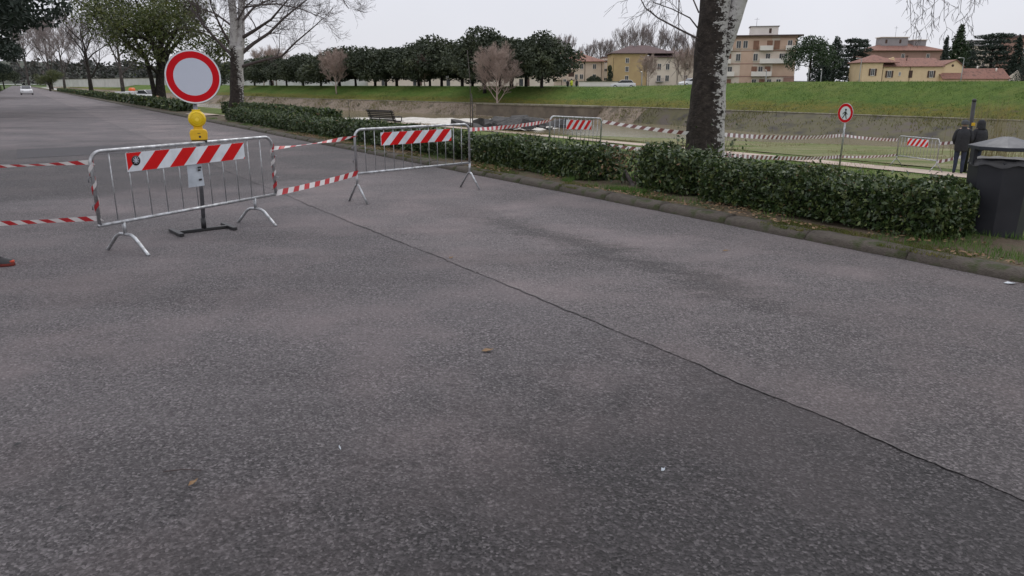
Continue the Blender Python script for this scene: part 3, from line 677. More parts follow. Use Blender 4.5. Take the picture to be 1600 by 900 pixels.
# ------------------------------------------------------------------ barrier tape
def tape(label, pts, twist=0.0, w=.07, stripe=.1, red=M_TAPER, sag=.03):
    pts = [Vector(p) for p in pts]
    dense = []
    for a, b in zip(pts[:-1], pts[1:]):
        L = (b-a).length; n = max(2, int(L/(stripe/2)))
        for k in range(n):
            f = k/n; p = a.lerp(b, f); p.z -= sag*L*4*f*(1-f)*.25; dense.append(p)
    dense.append(pts[-1]); n = len(dense); V = []; acc = 0
    for i, p in enumerate(dense):
        t = (dense[min(i+1, n-1)]-dense[max(i-1, 0)]).normalized()
        side = Vector((-t.y, t.x, 0)).normalized(); up = t.cross(side)*-1
        an = twist*math.sin(i*.13)*1.4 + .25*math.sin(i*.05+1)
        d = (Vector((0,0,1))*math.cos(an) + side*math.sin(an)); d = d - t*d.dot(t); ww = w*(1-.45*abs(math.sin(an))*min(1, twist))
        flut = side*.006*math.sin(i*.7)
        V += [p + d*ww*.5 + t*stripe*.3 + flut, p - d*ww*.5 - t*stripe*.3]
    F = [(2*i, 2*i+1, 2*i+3, 2*i+2) for i in range(n-1)]
    o = np_obj('barrier_tape', [tuple(v) for v in V], F, [M_TAPEW, red], midx=[(i//2) % 2 for i in range(n-1)], smooth=True)
    return tag(o, label, 'barrier tape', 'striped barrier tapes strung between barriers')
def post_pt(root, x, z):
    bpy.context.view_layer.update(); return root.matrix_world @ Vector((x, -.02, z))
c1t, c1b = post_pt(B1, a1, .99), post_pt(B1, a1, .42)
off = Vector((-9.7, 8.2, .55))
tape('upper red and white tape running left from the nearest barrier', [c1t, (c1t + (Vector((-9.6, 7.6, .93))))/2, (-9.6, 7.6, .93)], .55, w=.055, sag=.05)
tape('lower red and white tape running left from the nearest barrier', [c1b, (-9.6, 7.6, .25)], .3, w=.06, sag=.03)
tape('upper twisted tape between the two nearest barriers', [post_pt(B1, b1, .94), post_pt(B2, a2, .99)], .9, w=.06)
tape('lower red and white tape between the two nearest barriers', [post_pt(B1, b1, .36), post_pt(B2, a2, .45)], .2, w=.075)
# turns of tape knotted round the end posts
def wrap(root, x, z0, z1, label, turns):
    V = []; n = turns*10
    for i in range(n+1):
        a = 2*math.pi*i/10; z = z0+(z1-z0)*i/n; rr = .026
        c, s_ = math.cos(a), math.sin(a); V += [root.matrix_world @ Vector((x+rr*c, rr*s_, z)), root.matrix_world @ Vector((x+rr*c*1.1, rr*s_*1.1, z+.055))]
    o = np_obj('barrier_tape', [tuple(v) for v in V], [(2*i, 2*i+1, 2*i+3, 2*i+2) for i in range(n)], [M_TAPEW, M_TAPER], midx=[(i//4) % 2 for i in range(n)])
    tag(o, label, 'barrier tape', 'striped barrier tapes strung between barriers')
bpy.context.view_layer.update()
wrap(B1, b1, .34, .95, 'tape wound round the right end post of the nearest barrier', 4)
wrap(B1, a1, .40, .98, 'tape wound round the left end post of the nearest barrier', 3)
POPX, POPY = at_y(1100, 250, 16.7)[:2]
tape('tape from the hedge-side barrier rising to the barrier behind the hedge', [post_pt(B2, b2, 1.0), post_pt(B3, a3, 1.0)], .3)
tr = Vector((POPX-.40, POPY+.05, 0))
tape('upper striped tape from the barrier behind the hedge to the poplar trunk', [post_pt(B3, b3, 1.02), (POPX-.43, POPY-.1, .70)], .15, red=M_TAPED, w=.085, stripe=.13)
tape('lower striped tape from the barrier behind the hedge to the poplar trunk', [post_pt(B3, b3, .47), (POPX-.43, POPY-.1, .27)], .15, red=M_TAPED, w=.085, stripe=.13)
bpy.context.view_layer.update()
s2a = S2.matrix_world @ Vector((0, -.03, 1.02)); s2b = S2.matrix_world @ Vector((0, -.03, .35))
tape('upper striped tape from the poplar trunk to the small round sign', [(POPX+.42, POPY, .66), s2a], .15, red=M_TAPED, w=.10, stripe=.15)
tape('lower striped tape from the poplar trunk to the small round sign', [(POPX+.42, POPY, .22), s2b], .15, red=M_TAPED, w=.10, stripe=.15)
tape('upper striped tape from the small round sign to the far barrier', [s2a, post_pt(B4, a4, .95)], .2, red=M_TAPED, w=.10, stripe=.15)
tape('lower striped tape from the small round sign to the far barrier', [s2b, post_pt(B4, a4, .42)], .2, red=M_TAPED, w=.08, stripe=.15)
PEX, PEY = at_y(1510, 250, 25.2)[:2]
zpe = height(PEX, PEY)
tape('upper striped tape from the far barrier to the dark post', [post_pt(B4, b4, .95), (PEX-.05, PEY, zpe+1.05)], .2, red=M_TAPED, w=.10, stripe=.15)
tape('lower striped tape from the far barrier to the dark post', [post_pt(B4, b4, .35), (PEX-.05, PEY, zpe+.55)], .2, red=M_TAPED, w=.10, stripe=.15)
DP = empty('dark_post', (PEX, PEY, zpe), 0, 'dark upright post rising behind the two people', 'post')
MB().tube([(0, 0, 0), (-.06, 0, 2.35)], .062, 12).build('shaft', M_BLACK, DP)
MB().lathe([(.07, 2.33), (.07, 2.37), (.04, 2.41)], 12, c=(-.06, 0, 0)).build('cap', M_BLACK, DP)
MB().box(-.08, .04, -.1, -.088, 1.54, 1.64).build('yellow_plate', M_YBODY, DP)

# ------------------------------------------------------------------ litter bin
BX, BY = on_z(1548, 366, .1)[:2]
BIN = empty('litter_bin', (BX, BY, height(BX, BY)), R(-8), 'charcoal litter bin with pitched grey lid at the end of the hedge', 'litter bin')
def ngon(r, k=8, off=.5): return [(r*math.cos(2*math.pi*(i+off)/k), r*math.sin(2*math.pi*(i+off)/k)) for i in range(k)]
bb = MB(); v = [(x, y, -.02) for x, y in ngon(.30)] + [(x, y, .845) for x, y in ngon(.335)] + [(x, y, .845) for x, y in ngon(.31)] + [(x, y, .5) for x, y in ngon(.27)]
bb.add(v, [tuple(range(8))] + [(i, (i+1) % 8, 8+(i+1) % 8, 8+i) for i in range(8)] + [(8+i, 8+(i+1) % 8, 16+(i+1) % 8, 16+i) for i in range(8)] + [(16+i, 16+(i+1) % 8, 24+(i+1) % 8, 24+i) for i in range(8)] + [tuple(range(24, 32))])
bb.build('body', M_BIN, BIN, .006)
lb = MB(); v = [(x, y, .965) for x, y in ngon(.355)] + [(x, y, 1.005) for x, y in ngon(.365)] + [(x, y, 1.10) for x, y in ngon(.06)]
lb.add(v, [tuple(range(8))] + [(i, (i+1) % 8, 8+(i+1) % 8, 8+i) for i in range(8)] + [(8+i, 8+(i+1) % 8, 16+(i+1) % 8, 16+i) for i in range(8)] + [tuple(range(16, 24))])
lb.build('lid', M_BINLID, BIN, .005)
for i in (0, 3, 4, 7):
    a = 2*math.pi*i/8
    MB().box(-.02, .02, -.045, .045, .80, .97, 0, Matrix.Rotation(a, 4, 'Z') @ Matrix.Translation((.318, 0, 0))).build('lid_support', M_BIN, BIN)
MB().lathe([(.018, -.01), (.018, .02)], 10, c=(.31, -.14, .9), axis='y').build('lock', M_STEEL, BIN)
bag = MB(); v = []
for k in range(40):
    a = 2*math.pi*k/40; r0 = .335+.006*math.sin(k*2.3); v += [(.28*math.cos(a), .28*math.sin(a), .84), ((r0-.01)*math.cos(a), (r0-.01)*math.sin(a), .862+.006*math.sin(k*1.7)), ((r0+.004)*math.cos(a), (r0+.004)*math.sin(a), .80+.018*math.sin(k*1.1))]
bag.add(v, [f for k in range(40) for f in ((3*k, 3*k+1, 3*((k+1) % 40)+1, 3*((k+1) % 40)), (3*k+1, 3*k+2, 3*((k+1) % 40)+2, 3*((k+1) % 40)+1))], 0, True); bag.build('liner_bag', M_BLACK, BIN)

# ------------------------------------------------------------------ bench
bx, by = at_y(601, 205, 33)[:2]
BEN = empty('park_bench', (bx, by, height(bx, by)), math.atan2(-.66, .75), 'dark brown slatted park bench facing the river beyond the hedge', 'bench')
slat = MB().box(-.9, .9, -.03, .03, -.012, .012).mesh('slat', M_BENCH)
prof = [(-.02,.44,0),(.07,.435,0),(.16,.435,0),(.25,.44,0),(.34,.445,4),(-.09,.50,70),(-.125,.58,74),(-.155,.66,76),(-.18,.74,78),(-.21,.82,70),(-.26,.885,40)]
for y, z, an in prof:
    o = link(bpy.data.objects.new('slat', slat), BEN); o.location = (0, y, z); o.rotation_euler = (R(-an), 0, 0)
for x in (-.75, .75):
    f = MB(); f.tube([(x,.36,0),(x,.33,.2),(x,.30,.41),(x,-.02,.41),(x,-.10,.48),(x,-.2,.8),(x,-.29,.9)], .025, 8); f.tube([(x,-.02,.41),(x,-.1,.2),(x,-.2,0)], .025, 8); f.build('leg', M_BLACK, BEN)
    MB().tube([(x,.34,.42),(x,.36,.6),(x,.3,.64),(x,-.12,.62)], .02, 8).build('armrest', M_BLACK, BEN)

# ------------------------------------------------------------------ hedges
def hedge(label, s0, s1, n0, n1, h, dens, leaf, m, wob=.1, sparse=0.0, seed=0, core=True):
    r = np.random.default_rng(seed+11)
    sm, nm = (s0+s1)/2, (n0+n1)/2; cx, cy = sn(sm, nm); cz = height(cx, cy)
    root = empty('hedge', (cx, cy, cz), 0, label, 'hedge', 'clipped evergreen hedges along the kerb')
    L, W = s1-s0, n1-n0; area = L*(2*h+W) + 2*W*h; n = int(area*dens)
    # points on a lumpy rounded box shell, with some depth
    p = r.uniform(0, 1, (n*3, 3)); p[:,0] = s0 + p[:,0]*L; a = p[:,1]*2-1; b = p[:,2]
    ex = np.minimum(1, np.minimum(p[:,0]-s0, s1-p[:,0])/.25+.45)
    rad = np.maximum(np.abs(a)**1, np.abs(b*1.02))          # distance to side or top
    endd = np.minimum(p[:,0]-s0, s1-p[:,0])
    shell = (np.maximum(np.abs(a), b) > .72 + r.uniform(-.25, .1, len(a))) | (endd < .12)
    keep = shell & ((np.abs(a)**5 + b**6) < 1.25); p = p[keep][:n]; a = a[keep][:n]; b = b[keep][:n]; ex = ex[keep][:n]
    P = []
    for k in range(len(p)):
        s = p[k,0]; f = 1 + wob*fnoise(s, a[k]*1.2, b[k]*1.5+seed, 1.9) + wob*.8*fnoise(s, a[k]*2, b[k]*2+seed, 5.5)
        if sparse and fnoise(s, a[k], b[k]+seed, 3.1) < sparse - .5: continue
        q = nm + a[k]*W*.5*f*ex[k]; z = .03 + b[k]*h*(1+wob*1.6*fnoise(s, seed, 1, 1.1)+wob*fnoise(s, seed, 5, 4))*(.6+.4*ex[k])
        x, y = sn(s, q); P.append((x-cx, y-cy, z + height(*sn(s, nm)) - cz))
    for k in range(int(L*26)):   # shoots standing out of the top and face
        s = r.uniform(s0+.1, s1-.1); q = nm + r.uniform(-.48, .48)*W; b0 = h*(.92+.1*r.uniform()); x, y = sn(s, q); tl = r.uniform(.03, .14)*min(1, leaf/.06)
        for j in range(5): P.append((x-cx+r.normal()*.02, y-cy+r.normal()*.02, b0+tl*j/4 + height(*sn(s, nm)) - cz))
    V, F = leaf_cloud(P, leaf, .46, .78, .35, r)
    fo = np_obj('foliage', V, F, m, root); fo['kind'] = 'stuff'
    Pa = np.array(P)
    for nm_, fr_, mm_ in (('fresh_leaves', .10, M_FRESH), ('dry_leaves', .014 if not sparse else .3, M_DRYLEAF)):
        sel = Pa[r.random(len(Pa)) < fr_] + r.normal(size=3)*.004
        V, F = leaf_cloud(sel + r.normal(size=sel.shape)*leaf*.35, leaf*.85, .46, .6, .35, r); np_obj(nm_, V, F, mm_, root)['kind'] = 'stuff'
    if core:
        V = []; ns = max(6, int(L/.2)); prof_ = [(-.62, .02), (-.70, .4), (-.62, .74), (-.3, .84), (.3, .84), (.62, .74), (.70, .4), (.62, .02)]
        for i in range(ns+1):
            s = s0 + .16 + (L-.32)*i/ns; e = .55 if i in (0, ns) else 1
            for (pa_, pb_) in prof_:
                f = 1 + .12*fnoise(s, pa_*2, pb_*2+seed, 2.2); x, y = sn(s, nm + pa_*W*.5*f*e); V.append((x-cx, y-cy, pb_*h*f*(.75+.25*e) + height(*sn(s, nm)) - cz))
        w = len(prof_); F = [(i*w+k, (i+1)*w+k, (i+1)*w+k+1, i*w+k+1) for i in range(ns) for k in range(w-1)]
        np_obj('dark_core', V, F, M_HCORE, root)  # solid shell for the woody core, the interior's shade put into its near-black colour
    st_ = MB()
    for k in range(int(L*7)):
        s = random.uniform(s0+.1, s1-.1); x, y = sn(s, nm+random.uniform(-.3, .3)*W); x -= cx; y -= cy; z0 = height(x+cx, y+cy)-cz-.05
        st_.tube([(x, y, z0), (x+random.uniform(-.1,.1), y+random.uniform(-.1,.1), z0+h*.5), (x+random.uniform(-.22,.22), y+random.uniform(-.22,.22), z0+h*random.uniform(.75, 1.08))], [.011, .007, .003], 4, cap=False)
    st_.build('stems', M_TWIG, root)
    return root
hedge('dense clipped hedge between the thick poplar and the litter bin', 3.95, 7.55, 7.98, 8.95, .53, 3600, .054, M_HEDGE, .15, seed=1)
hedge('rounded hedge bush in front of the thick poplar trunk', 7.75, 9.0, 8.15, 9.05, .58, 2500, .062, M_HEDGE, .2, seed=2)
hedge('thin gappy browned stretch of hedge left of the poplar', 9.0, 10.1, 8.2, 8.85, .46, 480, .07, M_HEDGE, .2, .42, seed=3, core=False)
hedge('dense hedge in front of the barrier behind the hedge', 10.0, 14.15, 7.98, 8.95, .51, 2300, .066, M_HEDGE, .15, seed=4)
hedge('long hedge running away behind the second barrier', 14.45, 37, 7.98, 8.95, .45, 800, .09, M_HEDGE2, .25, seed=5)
hedge('far long hedge along the kerb under the leafy evergreen tree', 50, 210, 7.98, 9.1, .47, 48, .28, M_HEDGE2, .14, seed=6)
hedge('second hedge row set back behind the bench end', 33, 53, 11.2, 12.3, .68, 230, .15, M_HEDGE2, .16, seed=7)
hedge('low dark hedge on the far left side of the road', 60, 260, -4.8, -3.7, .9, 14, .45, M_HEDGE2, .14, seed=8)
# leafy shoots at the foot of the poplar, above the hedge
P = []
for k in range(420):
    a = random.uniform(0, 6.28); rr = random.uniform(.3, .85); P.append((rr*math.cos(a)+.05, rr*math.sin(a)-.1, abs(random.gauss(0, .42))))
V, F = leaf_cloud(P, .085, .5, .4, .3)
sh_root = empty('young_shoots', (POPX, POPY, height(POPX, POPY)), 0, 'leafy green shoots sprouting round the foot of the thick poplar', 'shrub')
np_obj('foliage', V, F, M_HEDGE, sh_root)['kind'] = 'stuff'
st_ = MB()
for k in range(14):
    a = k*.45; st_.tube([(.45*math.cos(a), .45*math.sin(a), 0), (.55*math.cos(a), .55*math.sin(a), .4), (.65*math.cos(a), .65*math.sin(a), .8)], [.01, .007, .003], 4)
st_.build('stems', M_TWIG, sh_root)
# broken pale branch leaning in the gap of the hedge
g0 = Vector(on_z(925, 235, .45)); x, y = sn(9.1, 8.45); 
lg = MB(); pa_ = Vector((*sn(10.5, 9.0), .62)); pb_ = Vector((*sn(9.15, 8.35), .10)); lg.tube([pa_, pa_.lerp(pb_, .3)+Vector((0,0,.02)), pa_.lerp(pb_, .65), pb_], [.022, .03, .035, .04], 8)
tag(lg.build('fallen_branch', M_GREYBARK), 'pale broken branch leaning in the thin stretch of hedge', 'branch')

# ------------------------------------------------------------------ trees
class Tree:
    def __init__(s, seed): s.r = random.Random(seed); s.big = MB(); s.small = MB(); s.tips = []
    def limb(s, pts, r0, r1, level, spec):
        """a guided limb and its children; spec: list of (count, length, radius ratio, sides)"""
        pts = [Vector(p) for p in pts]; n = len(pts)
        rad = [r0 + (r1-r0)*i/(n-1) for i in range(n)]
        (s.big if level <= 1 else s.small).tube(pts, rad, spec['sides'][min(level, len(spec['sides'])-1)], cap=False)
        if level >= len(spec['count']): s.tips.append(pts[-1]); return
        cnt = spec['count'][level]; total = sum((pts[i+1]-pts[i]).length for i in range(n-1))
        for k in range(cnt):
            f = spec.get('start', .25) + (1-spec.get('start', .25))*(k+s.r.random())/cnt
            x = f*(n-1); i = min(int(x), n-2); p = pts[i].lerp(pts[i+1], x-i); t = (pts[i+1]-pts[i]).normalized()
            side = Vector((s.r.gauss(0,1), s.r.gauss(0,1), s.r.gauss(0,.6))); side = (side - t*side.dot(t)).normalized()
            d = (t*spec.get('fwd', .75) + side*s.r.uniform(.5, 1.0) + Vector((0,0,spec.get('up', .25)))).normalized()
            ln = spec['len'][level]*s.r.uniform(.6, 1.2)*(1.15-.45*f); rr = max(spec['rmin'], (rad[i]+(rad[i+1]-rad[i])*(x-i))*spec['ratio'])
            q = [p]; dd = d; m = 4
            for j in range(m):
                dd = (dd + Vector((s.r.gauss(0,.16), s.r.gauss(0,.16), s.r.gauss(0,.14)+spec.get('trop', .06)))).normalized(); q.append(q[-1] + dd*ln/m)
            s.limb(q, rr, max(spec['rmin']*.7, rr*.35), level+1, spec)
    def build(s, root, mbig, msmall):
        if s.big.f: s.big.build('trunk', mbig, root)
        if s.small.f: s.small.build('branches', msmall, root)

def generic_tree(seed, Hh, spec, root, mb, ms, trunk_r=.2, clear=.25, nl=9, spread=.55):
    t = Tree(seed); r = t.r
    top = Vector((r.gauss(0,.3), r.gauss(0,.3), Hh*.8)); pts = [Vector((0,0,-.1)), Vector((r.gauss(0,.05), r.gauss(0,.05), Hh*clear)), Vector((0,0,Hh*.5)) + top*.1, top]
    t.big.tube(pts, [trunk_r*1.15, trunk_r*.85, trunk_r*.5, trunk_r*.12], 8)
    for k in range(nl):
        f = clear + (.75-clear)*k/nl; a = k*2.4 + r.uniform(-.4, .4); L = Hh*spread*(1-.55*(f-clear)/(1-clear))
        x = min(2.999, 3*f/.8 if f > .5 else 1+(f-clear)/(.5-clear)); i = int(x); p = pts[i].lerp(pts[i+1], x-i)
        d = Vector((math.cos(a), math.sin(a), r.uniform(.7, 1.3))).normalized(); q = [p]
        for j in range(4): d = (d + Vector((r.gauss(0,.12), r.gauss(0,.12), .06))).normalized(); q.append(q[-1]+d*L/4)
        t.limb(q, trunk_r*.42*(1-.5*(f-clear)), trunk_r*.08, 1, spec)
    t.build(root, mb, ms); return t
SP_BARE = dict(count=[0, 8, 7, 5], len=[0, 2.0, 1.2, .7], ratio=.5, rmin=.010, sides=[8, 6, 4, 3], fwd=.8, up=.3, trop=.07)

# -- the thick poplar on the right
def bark_poplar(name, thr, x0=0.0):
    t = NT(name)
    sep = t.n.new('ShaderNodeSeparateXYZ'); t.l.new(t.co, sep.inputs[0])
    mp = t.n.new('ShaderNodeMapping'); mp.inputs['Scale'].default_value = (1, 1, 1.5); t.l.new(t.co, mp.inputs['Vector'])
    m2 = t.n.new('ShaderNodeMapping'); m2.inputs['Scale'].default_value = (3.4, 3.4, 6.5); t.l.new(t.co, m2.inputs['Vector'])
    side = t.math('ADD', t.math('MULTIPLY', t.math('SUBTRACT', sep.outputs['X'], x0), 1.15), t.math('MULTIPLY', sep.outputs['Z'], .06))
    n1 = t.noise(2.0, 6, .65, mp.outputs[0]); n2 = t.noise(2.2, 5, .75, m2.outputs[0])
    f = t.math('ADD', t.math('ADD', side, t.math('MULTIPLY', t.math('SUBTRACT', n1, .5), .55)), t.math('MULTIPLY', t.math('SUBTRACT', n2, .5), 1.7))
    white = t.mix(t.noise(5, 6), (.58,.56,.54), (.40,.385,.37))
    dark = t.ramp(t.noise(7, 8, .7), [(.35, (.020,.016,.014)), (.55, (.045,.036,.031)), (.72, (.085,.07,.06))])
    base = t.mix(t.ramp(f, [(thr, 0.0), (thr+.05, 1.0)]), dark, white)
    t.bump(t.math('ADD', t.noise(9, 8, .7, mp.outputs[0]), t.math('MULTIPLY', n2, .5)), 1, .05)
    return t.set(Base_Color=base, Roughness=.85, Specular_IOR_Level=.25)
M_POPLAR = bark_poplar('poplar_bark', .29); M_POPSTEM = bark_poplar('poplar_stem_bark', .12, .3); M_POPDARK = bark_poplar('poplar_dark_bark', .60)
M_STEMW = mat('pale_poplar_bark', (.36,.34,.33), (.17,.155,.15), (.44,.42,.41), rough=.85, scale=3.5, detail=8, lo=.3, hi=.7, bump=.5)
def lumpy_tube(pts, rad, sides, seed, amp=.06, sub=6):
    pts = [Vector(p) for p in pts]; P = []; Rr = []
    for i in range(len(pts)-1):
        for k in range(sub):
            f = k/sub; P.append(pts[i].lerp(pts[i+1], f)); Rr.append(rad[i]+(rad[i+1]-rad[i])*f)
    P.append(pts[-1]); Rr.append(rad[-1])
    P = [P[0]] + [(P[i-1]+P[i]*2+P[i+1])/4 for i in range(1, len(P)-1)] + [P[-1]]
    m = MB(); m.tube(P, Rr, sides); vs = []
    for idx, v_ in enumerate(m.v):
        ring = min(idx//sides, len(P)-1); c = P[ring]; d = Vector(v_)-c
        f = 1 + amp*mnoise.noise(Vector(v_)*2.2+Vector((seed,0,0))) + amp*.6*mnoise.noise(Vector((v_[0]*6, v_[1]*6, v_[2]*2.5)))
        vs.append(tuple(c + d*f))
    m.v = vs; return m
POP = empty('poplar_tree', (POPX, POPY, height(POPX, POPY)), 0, 'thick leaning poplar trunk with dark and white bark behind the hedge', 'tree', 'trees in a row along the verge')
lumpy_tube([(-.02, 0, -.15), (0, 0, .25), (-.01, 0, 1.2), (.0, 0, 2.2), (.01, 0, 2.9), (.02, 0, 3.7), (.1, .1, 6), (.1, .2, 9), (.2, .1, 13)], [.54, .445, .40, .365, .345, .32, .26, .18, .05], 40, 3, .07, 12).build('trunk', M_POPLAR, POP)
lumpy_tube([(.10, -.04, 2.0), (.19, -.08, 2.5), (.32, -.1, 3.0), (.50, -.12, 3.7), (.75, -.15, 4.6), (1.2, -.1, 6.5), (1.9, 0, 9)], [.15, .17, .17, .165, .15, .11, .04], 24, 5, .07, 8).build('side_stem', M_POPSTEM, POP)
tp = Tree(5)
SPT = dict(count=[5, 3, 2], len=[.9, .5, .3], ratio=.45, rmin=.0042, sides=[6, 4, 3, 3], fwd=.7, up=-.15, trop=-.10)
def tp_px(pts, dy=0): return [Vector(at_y(x, y, POPY+dy+i*.0)) - Vector(POP.location) for i, (x, y) in enumerate(pts)]
tp.limb(tp_px([(1090, 60), (1062, 46), (1028, 28), (1008, 12), (996, -12), (985, -40)], -.2), .022, .006, 0, SPT)
tp.limb(tp_px([(1092, 46), (1078, 28), (1050, 14), (1022, 4), (1005, -12)], .4), .018, .005, 0, SPT)
tp.limb(tp_px([(1092, 20), (1075, -20), (1062, -15), (1060, 20), (1061, 48), (1054, 74)], -.5), .016, .005, 0, SPT)
tp.limb(tp_px([(1093, -30), (1060, -60), (1040, -40), (1036, -10), (1030, 14)], .3), .02, .005, 0, SPT)
for (xa, ya), dy in (((1440, 38), -1), ((1458, 42), -.6), ((1475, 34), -1.2), ((1500, 22), -.8), ((1522, 20), -1.3), ((1424, 52), -.4)):
    tp.limb(tp_px([(1170, -150), (1300, -190), ((xa+1300)/2+30, -170), (xa-10, -90), (xa+random.uniform(-6, 6), -25), (xa, ya)], dy), .03, .004, 0, dict(SPT, count=[6, 3, 2], len=[.5, .3, .2], start=.6))
for k in range(9):
    a = k*2.1; z = 4.6+k*.85; L = 3.2-.15*k; base_ = Vector((.35, .1, z)); tp.limb([base_, base_+Vector((math.cos(a)*L*.4, math.sin(a)*L*.4, L*.4)), base_+Vector((math.cos(a)*L*.8, math.sin(a)*L*.8, L*.7)), base_+Vector((math.cos(a)*L*1.2, math.sin(a)*L*1.2, L*.8))], .07, .012, 0, dict(SPT, rmin=.006))
tp.build(POP, M_TWIG, M_TWIG)
for c in POP.children:
    if c.name.startswith('trunk.'): c.name = 'boughs'

# -- the bare pale poplar left of centre
bx, by = at_y(370, 160, 48)[:2]
BP = empty('bare_poplar', (bx, by, height(bx, by)), 0, 'tall bare pale-stemmed poplar right of the large round sign', 'tree', 'trees in a row along the verge')
def bpx(pts): return [Vector(at_y(x, y, by+dz)) - Vector(BP.location) for x, y, dz in pts]
lumpy_tube(bpx([(369, 182, 0), (370, 150, 0), (370, 110, 0), (371, 72, 0)]), [.50, .42, .39, .40], 20, 2, .08, 6).build('trunk', M_POPDARK, BP)
lumpy_tube(bpx([(366, 76, 0), (366, 40, -.1), (362, 0, -.2), (360, -60, -.3), (352, -140, 0)]), [.30, .24, .22, .16, .04], 14, 4, .05, 5).build('left_stem', M_STEMW, BP)
lumpy_tube(bpx([(375, 78, 0), (377, 40, .1), (377, 0, .3), (384, -60, .4), (392, -150, .5)]), [.27, .21, .19, .15, .04], 14, 6, .05, 5).build('right_stem', M_STEMW, BP)
tb = Tree(11); SPB = dict(count=[9, 7, 5], len=[1.9, 1.1, .6], ratio=.42, rmin=.0075, sides=[7, 5, 3, 3], fwd=.85, up=.12, trop=.03, start=.2)
for pl, r0 in (([(378, 104, 0), (408, 95, -.6), (440, 88, -1), (462, 66, -1.2), (488, 44, -1.5), (508, 26, -1.6)], .10), ([(379, 82, 0), (396, 68, .5), (420, 52, .8), (446, 26, 1.2), (474, 4, 1.5), (505, -20, 1.7)], .13),
               ([(380, 58, 0), (400, 46, -.7), (424, 30, -1.2), (446, 4, -1.6), (470, -30, -2)], .12), ([(379, 32, 0), (396, 12, 1), (420, 0, 1.6), (440, -22, 2)], .09), ([(380, 12, 0), (402, 8, -1), (432, 6, -1.8), (470, 14, -2.4), (510, 30, -2.6)], .06),
               ([(362, 86, 0), (342, 66, .4), (318, 40, .8), (300, 14, 1.2), (290, -20, 1.4)], .11), ([(360, 70, 0), (345, 42, -.6), (330, 10, -1), (322, -30, -1.4)], .09), ([(362, 40, 0), (338, 22, 1.5), (310, 12, 2.5), (280, -8, 3)], .07),
               ([(380, -20, 0), (410, -40, 0), (450, -50, .5), (500, -40, .5), (530, -10, .4), (545, 14, .2)], .08), ([(360, -40, 0), (330, -80, 1), (300, -120, 1)], .08), ([(386, -70, 0), (420, -120, -1), (460, -160, -1)], .08), ([(372, 20, 0), (384, 0, 3), (400, -20, 5)], .07), ([(372, 30, 0), (384, 10, -3), (410, -12, -5)], .07)):
    tb.limb(bpx(pl), r0, .018, 0, SPB)
tb.build(BP, M_TWIG, M_TWIG)
for c in BP.children:
    if c.name.startswith('trunk.'): c.name = 'boughs'

# -- leafy evergreen left of the sign
def leafy(root, tree, n, spread, leaf, m, r, aspect=.5, up=.1, dens=None):
    T = np.array([tuple(p) for p in tree.tips]); idx = r.integers(0, len(T), n); C = T[idx] + r.normal(size=(n,3))*spread*np.array([1,1,.7])
    V, F = leaf_cloud(C, leaf, aspect, .4, up, r); o = np_obj('crown', V, F, m, root); o['kind'] = 'stuff'; return o
bx, by = at_y(252, 160, 62)[:2]
EV = empty('evergreen_tree', (bx, by, height(bx, by)), 0, 'olive-green leafy evergreen with several dark trunks left of the large sign', 'tree', 'trees in a row along the verge')
te = Tree(21); SPE = dict(count=[5, 5, 4], len=[2.4, 1.5, .9], ratio=.5, rmin=.012, sides=[8, 6, 4, 3], fwd=.6, up=.12, trop=.02, start=.3)
def epx(pts): return [Vector(at_y(x, y, by+dz)) - Vector(EV.location) for x, y, dz in pts]
for pl, r0 in (([(254, 172, 0), (250, 130, 0), (250, 90, 0), (254, 40, 0), (262, -10, 0)], .46), ([(246, 170, 0), (236, 120, -.4), (226, 88, -1), (206, 54, -1.6), (176, 30, -2)], .22), ([(252, 120, 0), (262, 84, .6), (286, 56, 1.2), (312, 36, 2)], .24), ([(250, 100, 0), (238, 70, .8), (222, 30, 1.6), (205, -20, 2)], .24),
               ([(251, 95, 0), (262, 70, -1), (280, 40, -2.2), (300, 4, -3)], .2), ([(250, 80, 0), (230, 60, -2), (195, 50, -3), (155, 36, -3.5)], .2), ([(252, 70, 0), (245, 50, 2), (240, 20, 3.4), (240, -20, 4)], .18), ([(254, 60, 0), (282, 44, 0), (318, 52, .5), (336, 62, .6)], .15), ([(226, 88, -1), (196, 66, 0), (160, 20, .5), (140, -10, 0)], .16)):
    te.limb(epx(pl), r0, .05, 0, SPE)
te.build(EV, M_DARKBARK, M_DARKBARK)
leafy(EV, te, 23000, .52, .20, M_OLIVE, np.random.default_rng(4), .55)

# -- other bare trees along the verge, far left
def place_bare(px, Y, Hh, seed, label, mb=M_GREYBARK, ms=M_TWIG, name='bare_tree', proto=None, z=None, rz=0, grp='bare winter trees', **kw):
    x, y = at_y(px, 130, Y)[:2]; zz = height(x, y) if z is None else z
    if proto is not None: return dup(proto, (x, y, zz), rz, Hh, label)
    root = empty(name, (x, y, zz), rz, label, 'tree', grp); generic_tree(seed, Hh, kw.pop('spec', SP_BARE), root, mb, ms, **kw); return root
FA = place_bare(191, 100, 11, 31, 'bare grey tree just left of the leafy evergreen', trunk_r=.26, clear=.28)
FB = place_bare(141, 150, 15, 33, 'bare dark tree with forked limbs beside the white river wall', M_DARKBARK, trunk_r=.42, clear=.2, spec=dict(SP_BARE, len=[0, 3, 1.8, 1], rmin=.016))
FC = place_bare(80, 235, 20, 35, 'hazy bare brown tree above the far end of the road', M_GREYBARK, M_PALETWIG, trunk_r=.4, clear=.2, spec=dict(SP_BARE, len=[0, 4, 2.4, 1.4], rmin=.03))
place_bare(100, 205, .82, 0, 'bare brown tree right of the far road end', proto=FC, rz=2)
place_bare(45, 300, 1.15, 0, 'faint bare tree rising over the white car', proto=FC, rz=4)
